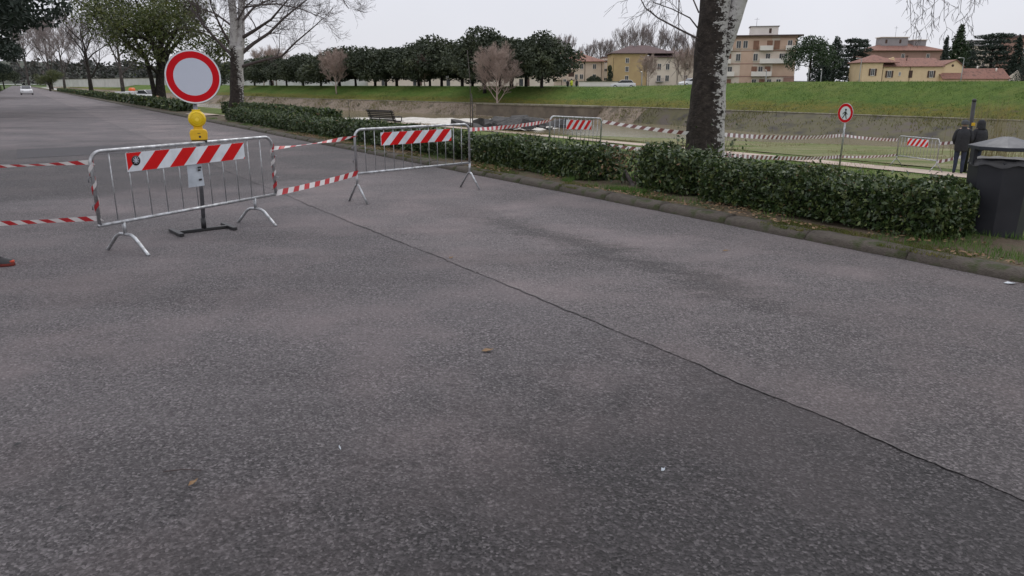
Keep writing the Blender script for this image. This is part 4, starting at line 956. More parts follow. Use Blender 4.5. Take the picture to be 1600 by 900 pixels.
place_bare(-120, 11.5, .8, 0, 'bare tree just left of the view that the tape runs to', proto=FA, rz=1) if False else None
tx, ty = -9.75, 7.6
dup(FA, (tx, ty, .1), 1.0, 1.0, 'bare tree at the left road edge that the tapes are tied to')
# pinkish bare trees across the river
SP_PINK = dict(count=[0, 9, 7, 6], len=[0, 1.25, .8, .45], ratio=.55, rmin=.0095, sides=[7, 5, 3, 3], fwd=.8, up=.35, trop=.06)
x, y = at_y(776, 130, 84)[:2]
PK = empty('pinkish_tree', (x, y, height(x, y)), 0, 'rounded pinkish bare tree on the levee before the dark oaks', 'tree', 'bare winter trees'); generic_tree(41, 6.0, SP_PINK, PK, M_PINKTWIG, M_PINKTWIG, trunk_r=.12, clear=.12, nl=16, spread=.6)
def on_levee(px, Y): 
    x, y = at_y(px, 130, Y)[:2]; return (x, y, height(x, y))
dup(PK, on_levee(525, 112), 1.3, .9, 'pinkish bare tree alone on the grassy levee, left of centre')
dup(PK, on_levee(664, 104), 2.6, .62, 'small faint bare tree before the oaks, mid row')
dup(PK, on_levee(432, 150), 4.0, 1.05, 'reddish bare tree beside the pale poplar trunk')
dup(PK, on_levee(412, 165), 5.0, 1.1, 'reddish bare tree half hidden by the pale poplar trunk')
dup(PK, on_levee(1013, 150), .5, .85, 'thin bare tree before the white house front')
dup(PK, on_levee(1070, 120), .9, .85, 'bare tree touching the left edge of the thick poplar')
# pollarded row behind the houses
SP_POL = dict(count=[0, 7, 5, 3], len=[0, 4.2, 2.2, 1.2], ratio=.5, rmin=.035, sides=[6, 4, 3, 3], fwd=1.3, up=.8, trop=.16)
x, y = at_y(1000, 100, 285)[:2]
PO = empty('tall_bare_tree', (x, y, 1.5), 0, 'tall bare plane tree rising over the middle of the ochre house roof', 'tree', 'bare winter trees'); generic_tree(51, 19.5, SP_POL, PO, M_PALETWIG, M_PALETWIG, trunk_r=.45, clear=.35, nl=12, spread=.42)
for px, Y, sc, lab in ((976, 290, .93, 'tall bare plane tree over the left end of the ochre house roof'), (1024, 290, .95, 'tall bare plane tree over the right part of the ochre house roof'), (1052, 290, .9, 'tall bare plane tree left of the thick poplar'), (1076, 290, .85, 'tall bare plane tree touching the thick poplar'),
                       (862, 300, .82, 'bare plane tree over the left end of the red-roofed house'), (884, 300, .86, 'bare plane tree over the middle of the red-roofed house'), (918, 310, .72, 'bare plane tree right of the red ridge'), (938, 300, .78, 'bare plane tree over the right end of the red-roofed house'), (951, 305, .8, 'bare plane tree between the red-roofed and ochre houses')):
    dup(PO, (*at_y(px, 100, Y)[:2], 1.5), px*.37, sc, lab)

# -- evergreen oaks across the river
def blob_crown(root, blobs, n, leaf, m, seed, aspect=.6):
    r = np.random.default_rng(seed); B = np.array(blobs, float); w = B[:,3]*B[:,4]; idx = r.choice(len(B), n, p=w/w.sum())
    d = r.normal(size=(n,3)); d /= np.linalg.norm(d, axis=1)[:,None]; q = (r.uniform(.45, 1.06, n)**.6)[:,None]
    C = B[idx,:3] + d*q*np.stack([B[idx,3], B[idx,3], B[idx,4]], 1)
    V, F = leaf_cloud(C, leaf, aspect, .4, .2, r); o = np_obj('crown', V, F, m, root); o['kind'] = 'stuff'; return o
def oak(seed, root, Hh, W, n=5200, leaf=.34, m=M_OAK):
    r = random.Random(seed); blobs = []
    for k in range(16):
        a = k*2.4; rr = W*.5*math.sqrt((k+.5)/16)*.78; q2 = (rr/(W*.39))**2; z = Hh*(.36 + .43*(1-q2)*r.uniform(.55, 1.1) + .12*r.random())
        blobs.append((rr*math.cos(a), rr*math.sin(a), z, W*r.uniform(.17, .24), Hh*r.uniform(.15, .2)))
    blob_crown(root, blobs, n, leaf, m, seed)
    t = MB(); top = Vector((r.gauss(0,.1), r.gauss(0,.1), Hh*.34)); t.tube([(0,0,-.3), (r.gauss(0,.05),0,Hh*.2), top], [.2, .16, .14], 8)
    for k in range(6):
        b = Vector(blobs[k*2][:3]); t.tube([top, top.lerp(b, .5)+Vector((0,0,-.1)), b], [.1, .07, .03], 5)
    t.build('trunk', M_DARKBARK, root)
oaks = []
for k in range(4):
    o = empty('evergreen_oak', (0,0,0), 0, 'x', 'tree', 'dark evergreen oaks across the river'); oak(60+k, o, 6.5, 7.8, 7500, .30); oaks.append(o)
spots = [(846, 88, .98), (800, 96, 1.18), (757, 92, 1.10), (722, 103, .98), (690, 105, 1.05), (655, 108, 1.0), (620, 112, 1.06), (586, 114, 1.02), (556, 118, .98), (531, 123, 1.12), (502, 126, .92), (474, 131, .92), (448, 136, .93), (424, 143, .96), (398, 152, 1.0), (345, 170, 1.1), (822, 104, 1.05), (780, 110, 1.1), (738, 118, 1.05), (672, 122, 1.0), (603, 126, .95)]
names_ = ['rightmost dark oak beside the red-roofed house', 'tallest dark oak behind the pinkish tree, right side', 'dark oak just left of the pinkish tree', 'dark oak second left of the pinkish tree', 'dark oak third left of the pinkish tree', 'dark oak fourth left of the pinkish tree', 'dark oak fifth left of the pinkish tree', 'dark oak sixth left of the pinkish tree', 'dark oak above the bench', 'tall dark oak behind the lone bare levee tree', 'dark oak left of the lone bare levee tree', 'dark oak second left of the lone bare levee tree', 'dark oak third left of the lone bare levee tree', 'dark oak right of the reddish bare trees', 'dark oak right behind the pale poplar trunk', 'dark oak between the round sign and the pale poplar', 'back-row oak near the red-roofed house', 'back-row oak behind the pinkish tree', 'back-row oak left of the pinkish tree', 'back-row oak in the middle of the row', 'back-row oak over the bench']
for i, ((px, Y, sc), lab) in enumerate(zip(spots, names_)):
    x, y = at_y(px, 130, Y)[:2]; ro_ = random.Random(i*7+1); sv_ = (sc*ro_.uniform(1.1, 1.42), sc*ro_.uniform(1.1, 1.42), sc*ro_.uniform(.92, 1.2))
    if i < 4: o = oaks[i]; o['label'] = lab; o.location = (x, y, .45); o.scale = sv_; o.rotation_euler = (0,0,i)
    else: dup(oaks[i % 4], (x, y, .45), i*1.3, sv_, lab)

# -- dark umbrella pine hanging over the road from the left
x, y = at_y(-225, 100, 41)[:2]
UP = empty('umbrella_pine', (x, y, .1), 0, 'very dark pine crown overhanging the road at the top left', 'tree', 'pines on the left side of the road')
r_ = random.Random(3); bl = []
for k in range(34):
    a = k*2.4; rr = 9.2*math.sqrt((k+.5)/34); bl.append((rr*math.cos(a), rr*math.sin(a), 8.2-.035*rr*rr + r_.uniform(-.5,.5), 1.8, 1.25))
blob_crown(UP, bl, 26000, .42, M_CEDAR, 9, .35)
t = MB(); t.tube([(0,0,-.2), (.2,0,3), (0,.1,6.6)], [.42, .36, .3], 12)
for k in range(0, 34, 2): t.tube([(.1,.05,5.2), (bl[k][0]*.5, bl[k][1]*.5, 6.3), bl[k][:3]], [.14, .09, .03], 6)
t.build('trunk', M_DARKBARK, UP)
x, y = at_y(-95, 100, 95)[:2]; dup(UP, (x, y, .1), 2, .95, 'second dark pine farther along the left side of the road')
x, y = at_y(-62, 100, 150)[:2]; dup(UP, (x, y, .1), 4, .8, 'third dark pine near the far end of the road')
x, y = at_y(0, 100, 260)[:2]; oo = dup(oaks[0], (x, y, .1), 4, 1.3, 'dark bush left of the far white car'); oo['group'] = 'bushes at the far end of the road'
x, y = at_y(72, 100, 190)[:2]; oo = dup(EV, (x, y, -.2), 4, .48, 'small olive-green tree right of the far white car')

# -- conifers by the houses on the right
def conifer(name, px, Y, Hh, W, label, m, seed, shape='cone', n=4200, base=1.5):
    x, y = at_y(px, 100, Y)[:2]; root = empty(name, (x, y, base), seed, label, 'tree', 'conifers behind the levee'); r = random.Random(seed); bl = []
    if shape == 'cone':
        for k in range(40):
            f = k/40; a = k*2.4; rr = W*.5*(1-f)**.7*r.uniform(.4, .85); bl.append((rr*math.cos(a), rr*math.sin(a), Hh*(.08+.9*f), max(.3, W*.22*(1-f*.8)), max(.3, Hh*.075)))
    elif shape == 'umbrella':
        for k in range(22):
            a = k*2.4; q = math.sqrt((k+.5)/22); rr = W*.5*q*.85; bl.append((rr*math.cos(a), rr*math.sin(a), Hh*(.44+.40*(1-q*q))+r.uniform(-.4,.4), W*.17, Hh*.15))
    elif shape == 'cedar':
        for lv in range(8):
            f = lv/8
            for k in range(7):
                a = k*.9 + lv*.5; rr = W*.5*(1-f*.6)*r.uniform(.35, 1); bl.append((rr*math.cos(a), rr*math.sin(a), Hh*(.22+.76*f)+r.uniform(-.3,.3), W*.14, Hh*.036))
    blob_crown(root, bl, n, Hh*.045, m, seed, .45)
    t = MB(); t.tube([(0,0,-.2), (0,0,Hh*.5), (.1,0,Hh*.92)], [Hh*.03, Hh*.022, .05], 8)
    for k in range(0, len(bl), 3): b = bl[k]; t.tube([(0,0,b[2]*.85), b[:3]], [.09, .03], 4)
    t.build('trunk', M_DARKBARK, root); return root
conifer('umbrella_pine', 1266, 172, 11.0, 11.5, 'rounded green pine in front of the right end of the balconied block', M_PINE, 71, 'umbrella', 5200)
conifer('dark_conifer', 1304, 185, 11.0, 8.5, 'dense dark conifer between the balconied block and the yellow house', M_CEDAR, 72, 'cone', 5200)
conifer('cedar_tree', 1334, 200, 12.4, 11, 'dark flat-branched cedar left of the yellow house', M_CEDAR, 73, 'cedar', 5200)
conifer('dark_conifer', 1282, 190, 10.5, 7, 'dark conifer just right of the rounded green pine', M_CEDAR, 74, 'cone', 4200)
conifer('pine_tree', 1494, 205, 15.2, 9, 'tall pointed pine behind the yellow house ridge', M_PINE, 75, 'cone', 5000)
conifer('cypress_tree', 1474, 200, 12.0, 3.2, 'slim dark cypress beside the tall pointed pine', M_CEDAR, 76, 'cone', 2600)
conifer('pine_tree', 1512, 210, 11.5, 8, 'lower dark pine left of the spreading cedar', M_CEDAR, 77, 'cone', 4200)
conifer('cedar_tree', 1548, 185, 12.6, 12.5, 'spreading dark cedar behind the low annex roof', M_CEDAR, 78, 'cedar', 6500)
conifer('cypress_tree', 1587, 180, 11.0, 5, 'slim dark cypress before the brick building at the right edge', M_CEDAR, 79, 'cone', 3600)
conifer('dark_conifer', 1600, 160, 4.6, 5.5, 'low dark shrub at the right end of the annex', M_CEDAR, 80, 'cone', 2600)
x, y = at_y(929, 100, 215)[:2]; o = empty('round_bush', (x, y, 1.4), 0, 'clipped round dark bush before the red-roofed house', 'bush'); blob_crown(o, [(0,0,1.2,2.0,1.4), (1,0,1,1.3,1.2), (-1,0,1,1.3,1.2)], 1600, .4, M_OAK, 5); MB().tube([(0,0,0), (0,0,1)], [.15,.1], 6).build('trunk', M_DARKBARK, o)
x, y = at_y(953, 100, 212)[:2]; o = empty('tall_ivy_bush', (x, y, 1.4), 0, 'upright dark bush between the red-roofed and ochre houses', 'bush'); blob_crown(o, [(0,0,1,.8,1.2), (.2,0,2.8,.75,1.2), (0,0,4.4,.6,1)], 1300, .35, M_OAK, 6); MB().tube([(0,0,0), (0,0,3)], [.12,.06], 6).build('trunk', M_DARKBARK, o)

# ------------------------------------------------------------------ buildings
def hip_roof(m, x0, x1, y0, y1, ze, zr, ov=.6, th=.18):
    x0 -= ov; x1 += ov; y0 -= ov; y1 += ov; h = min(x1-x0, y1-y0)/2
    if x1-x0 >= y1-y0: rr = [(x0+h, (y0+y1)/2, zr), (x1-h, (y0+y1)/2, zr)]
    else: rr = [((x0+x1)/2, y0+h, zr), ((x0+x1)/2, y1-h, zr)]
    v = [(x0,y0,ze),(x1,y0,ze),(x1,y1,ze),(x0,y1,ze)]; b = [(a,c,z-th) for a,c,z in v]; vs = v + b + rr
    fs = [(4,5,6,7),(0,1,5,4),(1,2,6,5),(2,3,7,6),(3,0,4,7)]
    fs += [(0,1,9,8),(1,2,9),(2,3,8,9),(3,0,8)] if x1-x0 >= y1-y0 else [(0,1,8),(1,2,9,8),(2,3,9),(3,0,8,9)]
    m.add(vs, fs)
def gable_roof(m, x0, x1, y0, y1, ze, zr, ov=.4, th=.15, lean=False):
    x0 -= ov; x1 += ov; ym = (y0+y1)/2; sl = (zr-ze)/((y1-y0)/2); y0 -= ov; y1 += ov; ze -= sl*ov
    p = [(y0, ze), (ym, zr), (y1, ze), (y1, ze+th), (ym, zr+th), (y0, ze+th)]
    m.prism(p, x0, x1, 'yz')
def window(b, x, z, w, h, y=0, shut=None, side=None, m=M_GLASS, frame=M_PARA):
    """x centre, z sill on the front face (side=None) or on the right side face (side=x of that face)"""
    def B(mb, a0, a1, d0, d1, z0, z1):
        return mb.box(a0, a1, y+d0, y+d1, z0, z1) if side is None else mb.box(side-d1, side-d0, a0, a1, z0, z1)
    win = B(MB(), x-w/2, x+w/2, -.03, .05, z, z+h).build('window', m, b)
    f = MB(); t = .09
    B(f, x-w/2-t, x-w/2, -.07, .04, z-t, z+h+t); B(f, x+w/2, x+w/2+t, -.07, .04, z-t, z+h+t); B(f, x-w/2, x+w/2, -.068, .04, z+h, z+h+t); B(f, x-w/2-.05, x+w/2+.05, -.14, .04, z-t, z)
    B(f, x-.03, x+.03, -.05, .0, z, z+h)
    f.build('frame', frame, win)
    if shut:
        for s_ in (-1, 1):
            B(MB(), *sorted((x+s_*(w/2+.1), x+s_*(w/2+.1+w*.52))), -.12, -.072, z-.04, z+h+.04).build('shutter', shut, b)
def rolled(b, x, z, w, h, m=M_SHUTR, y=0): return MB().box(x-w/2, x+w/2, y-.05, y+.05, z, z+h).build('roller_shutter', m, b)
def bld(name, px, Y, yaw, label, base=1.5): 
    x, y = at_y(px, 100, Y)[:2]; return empty(name, (x, y, base), yaw, label, 'building', 'buildings behind the levee')

# balconied apartment block
AP = bld('apartment_block', 1124, 206, R(-14), 'four-storey pink and cream apartment block with white balconies', 0.2)
Wd, Dp, St = 19.2, 11.0, 3.25; Ht = 4*St + .6
MB().box(0, Wd, 0, Dp, 0, Ht).build('wall', M_CREAM, AP)
for (xa, xb, za, zb) in ((5.4, 8.6, 0, 3*St+.3), (2.3, 12.9, 3*St+.6, Ht-.03), (13.6, 19.0, St+.3, 2*St+.1), (14.9, Wd+.0, 3*St+.5, Ht-.03)):
    MB().box(xa, xb, -.12, .01, za, zb).build('pink_panel', M_PINK, AP)
MB().box(16.6, Wd+.04, -.22, .02, 0, St*.98).build('pink_panel', M_PINKD, AP)
MB().box(Wd+.002, Wd+.12, .3, Dp*.8, 0, St*.98).build('pink_panel', M_PINKD, AP)
MB().box(-.9, Wd+1.3, -1.1, Dp+.9, Ht, Ht+.28).build('roof', M_ROOFB, AP)
pent = MB().box(7.5, 14.5, 3, 9, Ht+.29, Ht+2.6); pent.build('penthouse', M_PARA, AP); MB().box(7.2, 14.8, 2.7, 9.3, Ht+2.6, Ht+2.75).build('penthouse_roof', M_GREYW, AP)
MB().tube([(9, 5, Ht+2.7), (9, 5, Ht+5)], .05, 5).tube([(8.4, 5, Ht+4.6), (9.6, 5, Ht+4.6)], .03, 4).build('antenna', M_STEELD, AP); MB().box(12.2, 12.8, 2.93, 3.01, Ht+.9, Ht+2.1).build('window', M_SHUT, AP)
for st_i in range(4):
    z = st_i*St + .5
    MB().box(-.02, Wd+.03, -.16, -.125, z+St-.42, z+St-.2).build('floor_band', M_SHUTR if st_i == 2 else M_PINKD, AP)
    bal = [[(-.4, 3.3), (8.8, 16.5)], [(-.4, 4.0), (8.3, 13.4)], [(-.4, 2.9), (10.2, 17.2)], [(.2, 3.1), (10.0, 13.2), (16.4, 19.0)]][st_i]
    for xa, xb in bal:
        bo = MB(); bo.box(xa, xb, -1.35, -.17, z-.25, z-.1); bo.box(xa, xb, -1.35, -1.24, z-.1, z+.95); bo.box(xa, xa+.1, -1.24, -.17, z-.1, z+.95); bo.box(xb-.1, xb, -1.24, -.17, z-.1, z+.95); bo.build('balcony', M_PARA, AP)
    wins = [[(1.1, 0), (2.6, 1), (9.2, 0), (11.2, 1), (13.0, 0), (15.4, 0)], [(.9, 0), (2.8, 0), (9.0, 1), (10.6, 0), (12.4, 1)], [(.8, 0), (2.2, 1), (4.7, 0), (9.1, 0), (12.2, 0), (15.6, 0), (16.5, 0)], [(1.6, 0), (4.6, 0), (6.3, 0), (9.0, 1), (12.4, 1), (14.2, 1), (17.4, 0)]][st_i]
    for xw, kind_ in wins:
        if kind_: rolled(AP, xw, z, 1.4, 2.25, y=-.13)
        else: window(AP, xw, z+.45, 1.05, 1.75, y=-.13)
    for yw in (2.5, 6.0): window(AP, yw, z+.6, 1.0, 1.4, side=Wd+.13)

# ochre and cream house
OC = bld('ochre_house', 1000, 222, R(0), 'three-storey ochre and cream house with brown hipped roof', 1.3); OC.rotation_euler = (0, 0, R(0))
ox = 1200
k = 222/1200.
L_ = (957-1000)*k; M_ = (1011-1000)*k; R_ = (1090-1000)*k
MB().box(L_, M_, 0, 12, 0, 9.0).build('wall', M_OCHRE, OC); MB().box(M_+.003, R_, -.35, 11.6, 0, 7.9).build('cream_wing', M_CREAM, OC)
rf = MB(); hip_roof(rf, L_, R_*.55, 0, 12, 9.0, 11.4, .7); ro = rf.build('roof', M_ROOFB, OC); rf = MB(); hip_roof(rf, M_+.5, R_, -.34, 11.5, 7.95, 9.9, .7); rf.build('wing_roof', M_ROOFB, OC)
MB().box(-1.2, -.5, 5, 5.7, 10.6, 12.0).build('chimney', M_GREYW, OC); MB().box(5.2, 5.9, 5, 5.7, 9.8, 11.2).build('chimney', M_GREYW, OC)
for z in (1.4, 3.9, 6.3): window(OC, (980-1000)*k, z, .9, 1.3)
for px_w in (1030, 1043, 1072): 
    for z in (1.2, 4.4): window(OC, (px_w-1000)*k, z, 1.0, 1.6, y=-.35)
bo = MB(); xb = (1031-1000)*k; bo.box(xb-1.1, xb+1.1, -1.3, -.36, .95, 1.08); [bo.box(xb-1.1+j*.2, xb-1.06+j*.2, -1.3, -1.26, 1.08, 2.0) for j in range(12)]; bo.box(xb-1.1, xb+1.1, -1.3, -1.24, 2.0, 2.06); bo.build('balcony', M_STEELD, OC)
for xx in (957, 1010, 1058): MB().tube([((xx-1000)*k+.2, -.45, 0), ((xx-1000)*k+.2, -.45, 7.6)], .06, 5).build('drain_pipe', M_SHUT, OC)

# red-roofed peach house
k = 235/1200.
PE = bld('red_roofed_house', 905, 235, R(0), 'peach three-storey house with red tiled hipped roof and small balconies', 1.0)
L_, R_ = (858-905)*k, (944-905)*k
MB().box(L_, R_, 0, 13, 0, 7.4).build('wall', M_PEACH, PE); MB().box(L_-6, L_+7.5, 4, 16, 0, 9.4).build('rear_wing', M_PEACH, PE)
rf = MB(); hip_roof(rf, L_, R_, 0, 13, 7.4, 9.9, .8); rf.build('roof', M_ROOF, PE); rf = MB(); hip_roof(rf, L_-6, L_+7.4, 4, 16, 9.4, 11.5, .8); rf.build('rear_roof', M_ROOF, PE)
MB().box(.8, 1.4, 5.5, 6.1, 9.3, 10.6).build('chimney', M_PINKD, PE)
for px_w in (901, 909, 929): 
    for z in (2.2, 5.2): window(PE, (px_w-905)*k, z, .75 if px_w == 901 else .95, 1.35)
for px_w in (883,):
    for z in (1.4, 4.0): window(PE, (px_w-905)*k, z, .8, .7)
for z in (2.1, 5.0):
    for px_w in (893, 873):
        xx = (px_w-905)*k; MB().box(xx-.85, xx+.85, -.04, .05, z+.0, z+2.1).build('loggia', M_SHUT, PE); MB().box(xx-.95, xx+.95, -.95, -.05, z-.15, z+.75).build('balcony', M_PEACH, PE)
for px_w in (878, 914, 940): MB().tube([((px_w-905)*k, -.1, 0), ((px_w-905)*k, -.1, 7.2)], .07, 5).build('drain_pipe', M_SHUT, PE)
# narrow block between the two
k = 245/1200.
NB = bld('narrow_house', 951, 245, 0, 'narrow flat-topped cream house between the red-roofed and ochre houses', 1.2)
MB().box(-1.7, 3, 0, 9, 0, 8.6).build('wall', M_CREAM, NB); MB().box(-2, 3.3, -.4, 9.4, 8.6, 8.9).build('roof', M_ROOFB, NB)
for z in (1.6, 4.4, 7.0): window(NB, -.8, z, 1.0, .8)
# long white garden wall / low building fronts behind the oaks
def low_wall(name, pxa, Ya, pxb, Yb, h, label, base=1.0, th=.4, m=M_FENCE, openings=0):
    a = Vector(at_y(pxa, 130, Ya)); b = Vector(at_y(pxb, 130, Yb)); d = b-a; d.z = 0; L = d.length
    root = empty(name, (a.x, a.y, base), math.atan2(d.y, d.x), label, 'wall' if not openings else 'building')
    MB().box(0, L, 0, th, 0, h).build('wall', m, root); MB().box(-.1, L+.1, -.1, th+.1, h, h+.12).build('coping', M_EDGE, root)
    for i in range(openings):
        x = L*(i+.5)/openings; MB().box(x-.5, x+.5, -.03, .02, .7, 2.3).build('window', M_GLASS, root)
        if i % 3 == 1: MB().box(x+1.2, x+2.1, -.03, .02, 0, 2.3).build('door', M_SHUT, root)
    return root
low_wall('white_river_wall', 72, 330, 345, 210, 2.9, 'long plain white wall along the levee, far left', 0.6)
low_wall('white_low_building', 355, 235, 560, 190, 2.6, 'long low white building behind the left oaks', .4, 6, M_FENCE, 4)
low_wall('white_low_building', 575, 190, 845, 165, 2.5, 'long low whitish building behind the right oaks', .5, 6, M_CREAM, 5)
low_wall('levee_parapet', 905, 150, 985, 142, 1.55, 'low pale parapet beside the parked white cars on the levee', .6, .35, M_PARA)

# yellow house with annex
k = 175/1200.
YH = bld('yellow_house', 1349, 175, R(0), 'single-storey yellow house with red tiled roofs and dark shutters', .6)
def X(px): return (px-1349)*k
e1 = 5.9; e2 = 5.05; yb = X(1380)
MB().prism([(0, 0), (X(1380), 0), (X(1380), e1), (0, e1)], 0, 7, 'xz').build('wall', M_YELW, YH)
rf = MB(); hip_roof(rf, 0, X(1380)+3.0, 0, 7, e1, e1+1.75, .45, .14); rf.build('roof', M_ROOF, YH)
mw = MB(); x0, x1 = X(1380)+.003, X(1475); D = 8.4
mw.prism([(.5, 0), (.5+D, 0), (.5+D, e2), (.5+D/2, e2+1.75), (.5, e2)], x0, x1, 'yz'); mw.build('main_wall', M_YELW, YH)
rf = MB(); gable_roof(rf, x0+.5, x1, .5, .5+D, e2+.02, e2+1.8, .4); rf.build('main_roof', M_ROOF, YH)
gb = MB(); gb.prism([(x0, e2), (x0+4.2, e2+.15), (X(1402), e1+1.2), (x0, e1)], 2.0, 2.4, 'xz'); gb.build('gable', M_YELW, YH)
sidew = MB(); xs = X(1475); sidew.prism([(xs+.003, 0), (X(1509), 0), (X(1509), e2-.1), (X(1496), e2+1.25), (xs+.003, e2-.1)], .8, 1.1, 'xz'); sidew.build('side_gable', M_YELW, YH)
rf = MB(); rf.prism([(X(1475)-.2, e2-.05), (X(1496), e2+1.3), (X(1511), e2-.25), (X(1511), e2-.1), (X(1496), e2+1.47), (X(1475)-.2, e2+.1)], .55, 9, 'xz'); rf.build('side_roof', M_ROOF, YH)
MB().lathe([(.28, .76), (.28, .81)], 16, c=(X(1492), 0, e2+.15), axis='y').build('round_vent', M_SHUT, YH)
an = MB(); xa, xb = X(1474), X(1576); ea = 2.35
an.prism([(-.8, 0), (5.5, 0), (5.5, ea), (2.35, ea+2.1), (-.8, ea)], xa, xb, 'yz'); an.build('annex_wall', M_YELW, YH)
rf = MB(); gable_roof(rf, xa, xb, -.8, 5.5, ea+.02, ea+2.12, .35); rf.build('annex_roof', M_ROOF, YH)
MB().prism([(X(1576)+.05, 0), (X(1602), 0), (X(1602), ea-.2), (X(1593), ea+1.8), (X(1576)+.05, ea-.2)], .2, .5, 'xz').build('annex_gable', M_CREAM, YH)
MB().tube([(X(1537), 2.2, ea+2.1), (X(1537), 2.2, ea+2.8)], .16, 8).build('chimney', M_PARA, YH); MB().tube([(X(1564), 1.4, ea+1.5), (X(1564), 1.4, ea+2.3)], .16, 8).build('chimney', M_PARA, YH)
window(YH, X(1365), 3.0, .75, 1.45, shut=M_SHUT)
for px_w in (1393, 1459): window(YH, X(px_w), 2.6, .75, 1.4, y=.5, shut=M_SHUT)
window(YH, X(1409.5), 3.0, .35, .7, y=.5); rolled(YH, X(1426.5), 2.5, .85, 1.6, M_SHUT, .5)
for px_w in (1382, 1425): MB().tube([(X(px_w), .38, 0), (X(px_w), .38, e2)], .05, 5).build('drain_pipe', M_SHUT, YH)
MB().tube([(X(1427), 3.2, e2+1.2), (X(1427), 3.2, e2+2.2)], .1, 6).lathe([(.3, 0), (.3, .2)], 8, c=(X(1427), 3.2, e2+2.2)).build('flue', M_SHUT, YH)
# terracotta house behind
k = 240/1200.
TH = bld('terracotta_house', 1358, 240, 0, 'terracotta house with wide red roof and grey roof huts behind the yellow house', .8)
w1 = (1470-1358)*k
MB().box(0, w1, 0, 12, 0, 11.0).build('wall', M_PINKD, TH); rf = MB(); hip_roof(rf, 0, w1, 0, 12, 11.0, 13.2, .8); rf.build('roof', M_ROOFB if False else M_ROOF, TH)
for (pa_, pb_, h0, h1) in ((1383, 1424, 12.2, 15.0), (1434, 1453, 11.9, 14.2)): 
    MB().box((pa_-1358)*k, (pb_-1358)*k, 4, 8, h0, h1).build('roof_hut', M_GREYW, TH); MB().box((pa_-1358)*k-.3, (pb_-1358)*k+.3, 3.7, 8.3, h1, h1+.2).build('hut_roof', M_CREAM, TH)
for px_w in (1390, 1412): MB().box((px_w-1358)*k-.3, (px_w-1358)*k+.3, 3.93, 4.01, 13.3, 14.4).build('window', M_SHUT, TH)
for px_w in (1409, 1448): window(TH, (px_w-1358)*k, 8.4, .9, 1.5)
for px_w in (1408, 1437): MB().tube([((px_w-1358)*k, 6, 14), ((px_w-1358)*k, 6, 18.5)], .05, 4).tube([((px_w-1358)*k-.6, 6, 18), ((px_w-1358)*k+.6, 6, 18)], .04, 4).build('antenna', M_STEELD, TH)
# grey and brick buildings at the right edge
k = 260/1200.
GB = bld('grey_building', 1512, 260, 0, 'grey flat-roofed building glimpsed between the pines', 1)
MB().box(0, (1592-1512)*k, 0, 10, 0, 13.0).build('wall', M_CREAM, GB); MB().box(-.4, (1592-1512)*k+.4, -.4, 10.4, 13.0, 13.5).build('roof', M_GREYW, GB); MB().box(0, 5.5, 1, 8, 13.5, 15.0).build('roof_hut', M_GREYW, GB)
for j in range(5):
    for z in (6, 9.4): window(GB, 1.8+j*3.4, z, 1.1, 1.5)
k = 250/1200.
BB_ = bld('brick_building', 1586, 250, 0, 'tall brick and terracotta block cut by the right edge', 1)
MB().box(0, 14, 0, 10, 0, 15.2).build('wall', M_PINKD, BB_); MB().box(-.4, 14.4, -.5, 10.4, 15.2, 15.9).build('roof', M_ROOFB, BB_)
for z in (4, 7.2, 10.4): 
    window(BB_, 2.4, z, 1.2, 1.5); window(BB_, 6, z, 1.2, 1.5)
MB().box(.4, 13.6, -.05, .02, 12.8, 13.9).build('floor_band', M_SHUT, BB_)

# lamp posts on the levee
def lamp(px, Y, h, label, arm=1.0):
    x, y = at_y(px, 120, Y)[:2]; o = empty('street_lamp', (x, y, 1.2), 0, label, 'street lamp', 'street lamps on the levee')
    MB().tube([(0,0,0), (0,0,h*.5), (0,0,h-.15), (-arm*.15,0,h)], [.09,.075,.06,.05], 8).build('pole', M_POLE, o); MB().tube([(-arm*.15,0,h), (-arm,0,h+.04)], .05, 6).build('arm', M_POLE, o)
    MB().lathe([(.05,-.05),(.16,-.02),(.14,.05),(.04,.1)], 10, c=(-arm,0,h)).build('lamp_head', M_PARA, o)
lamp(1343, 140, 5.0, 'curved grey street lamp left of the yellow house', .9); lamp(1502, 140, 5.1, 'curved grey street lamp in front of the yellow house gable', .9); lamp(1197, 120, 2.6, 'short grey lamp before the balconied block', .15)
lamp(1283, 130, 2.9, 'short lamp among the dark conifers', .15); lamp(1263, 130, 3.1, 'short lamp under the rounded green pine', .15); lamp(1003, 110, 2.2, 'short pale lamp in front of the ochre house', .1); lamp(848, 100, 2.6, 'short lamp beside the rightmost dark oak', .1)

# ------------------------------------------------------------------ river works
# retaining wall on the far bank
s_a, s_b = 57.0, 74.0
A_ = Vector((*sn(s_a, nR(s_a)-1.0), 0)); B_ = Vector((*sn(s_b, nR(s_b)-1.0), 0)); d = B_-A_; L_ = d.length
RW = empty('retaining_wall', (A_.x, A_.y, -1.9), math.atan2(d.y, d.x), 'concrete retaining wall on the far bank above the weir', 'wall')
MB().box(0, L_, -.6, .6, 0, 1.45).build('wall', mat('stained_wall', (.19,.155,.115), (.11,.09,.07), rough=.9, scale=.8, detail=8, bump=.4), RW); MB().box(-.1, L_+.1, -.75, .7, 1.45, 1.6).build('coping', M_EDGE, RW)
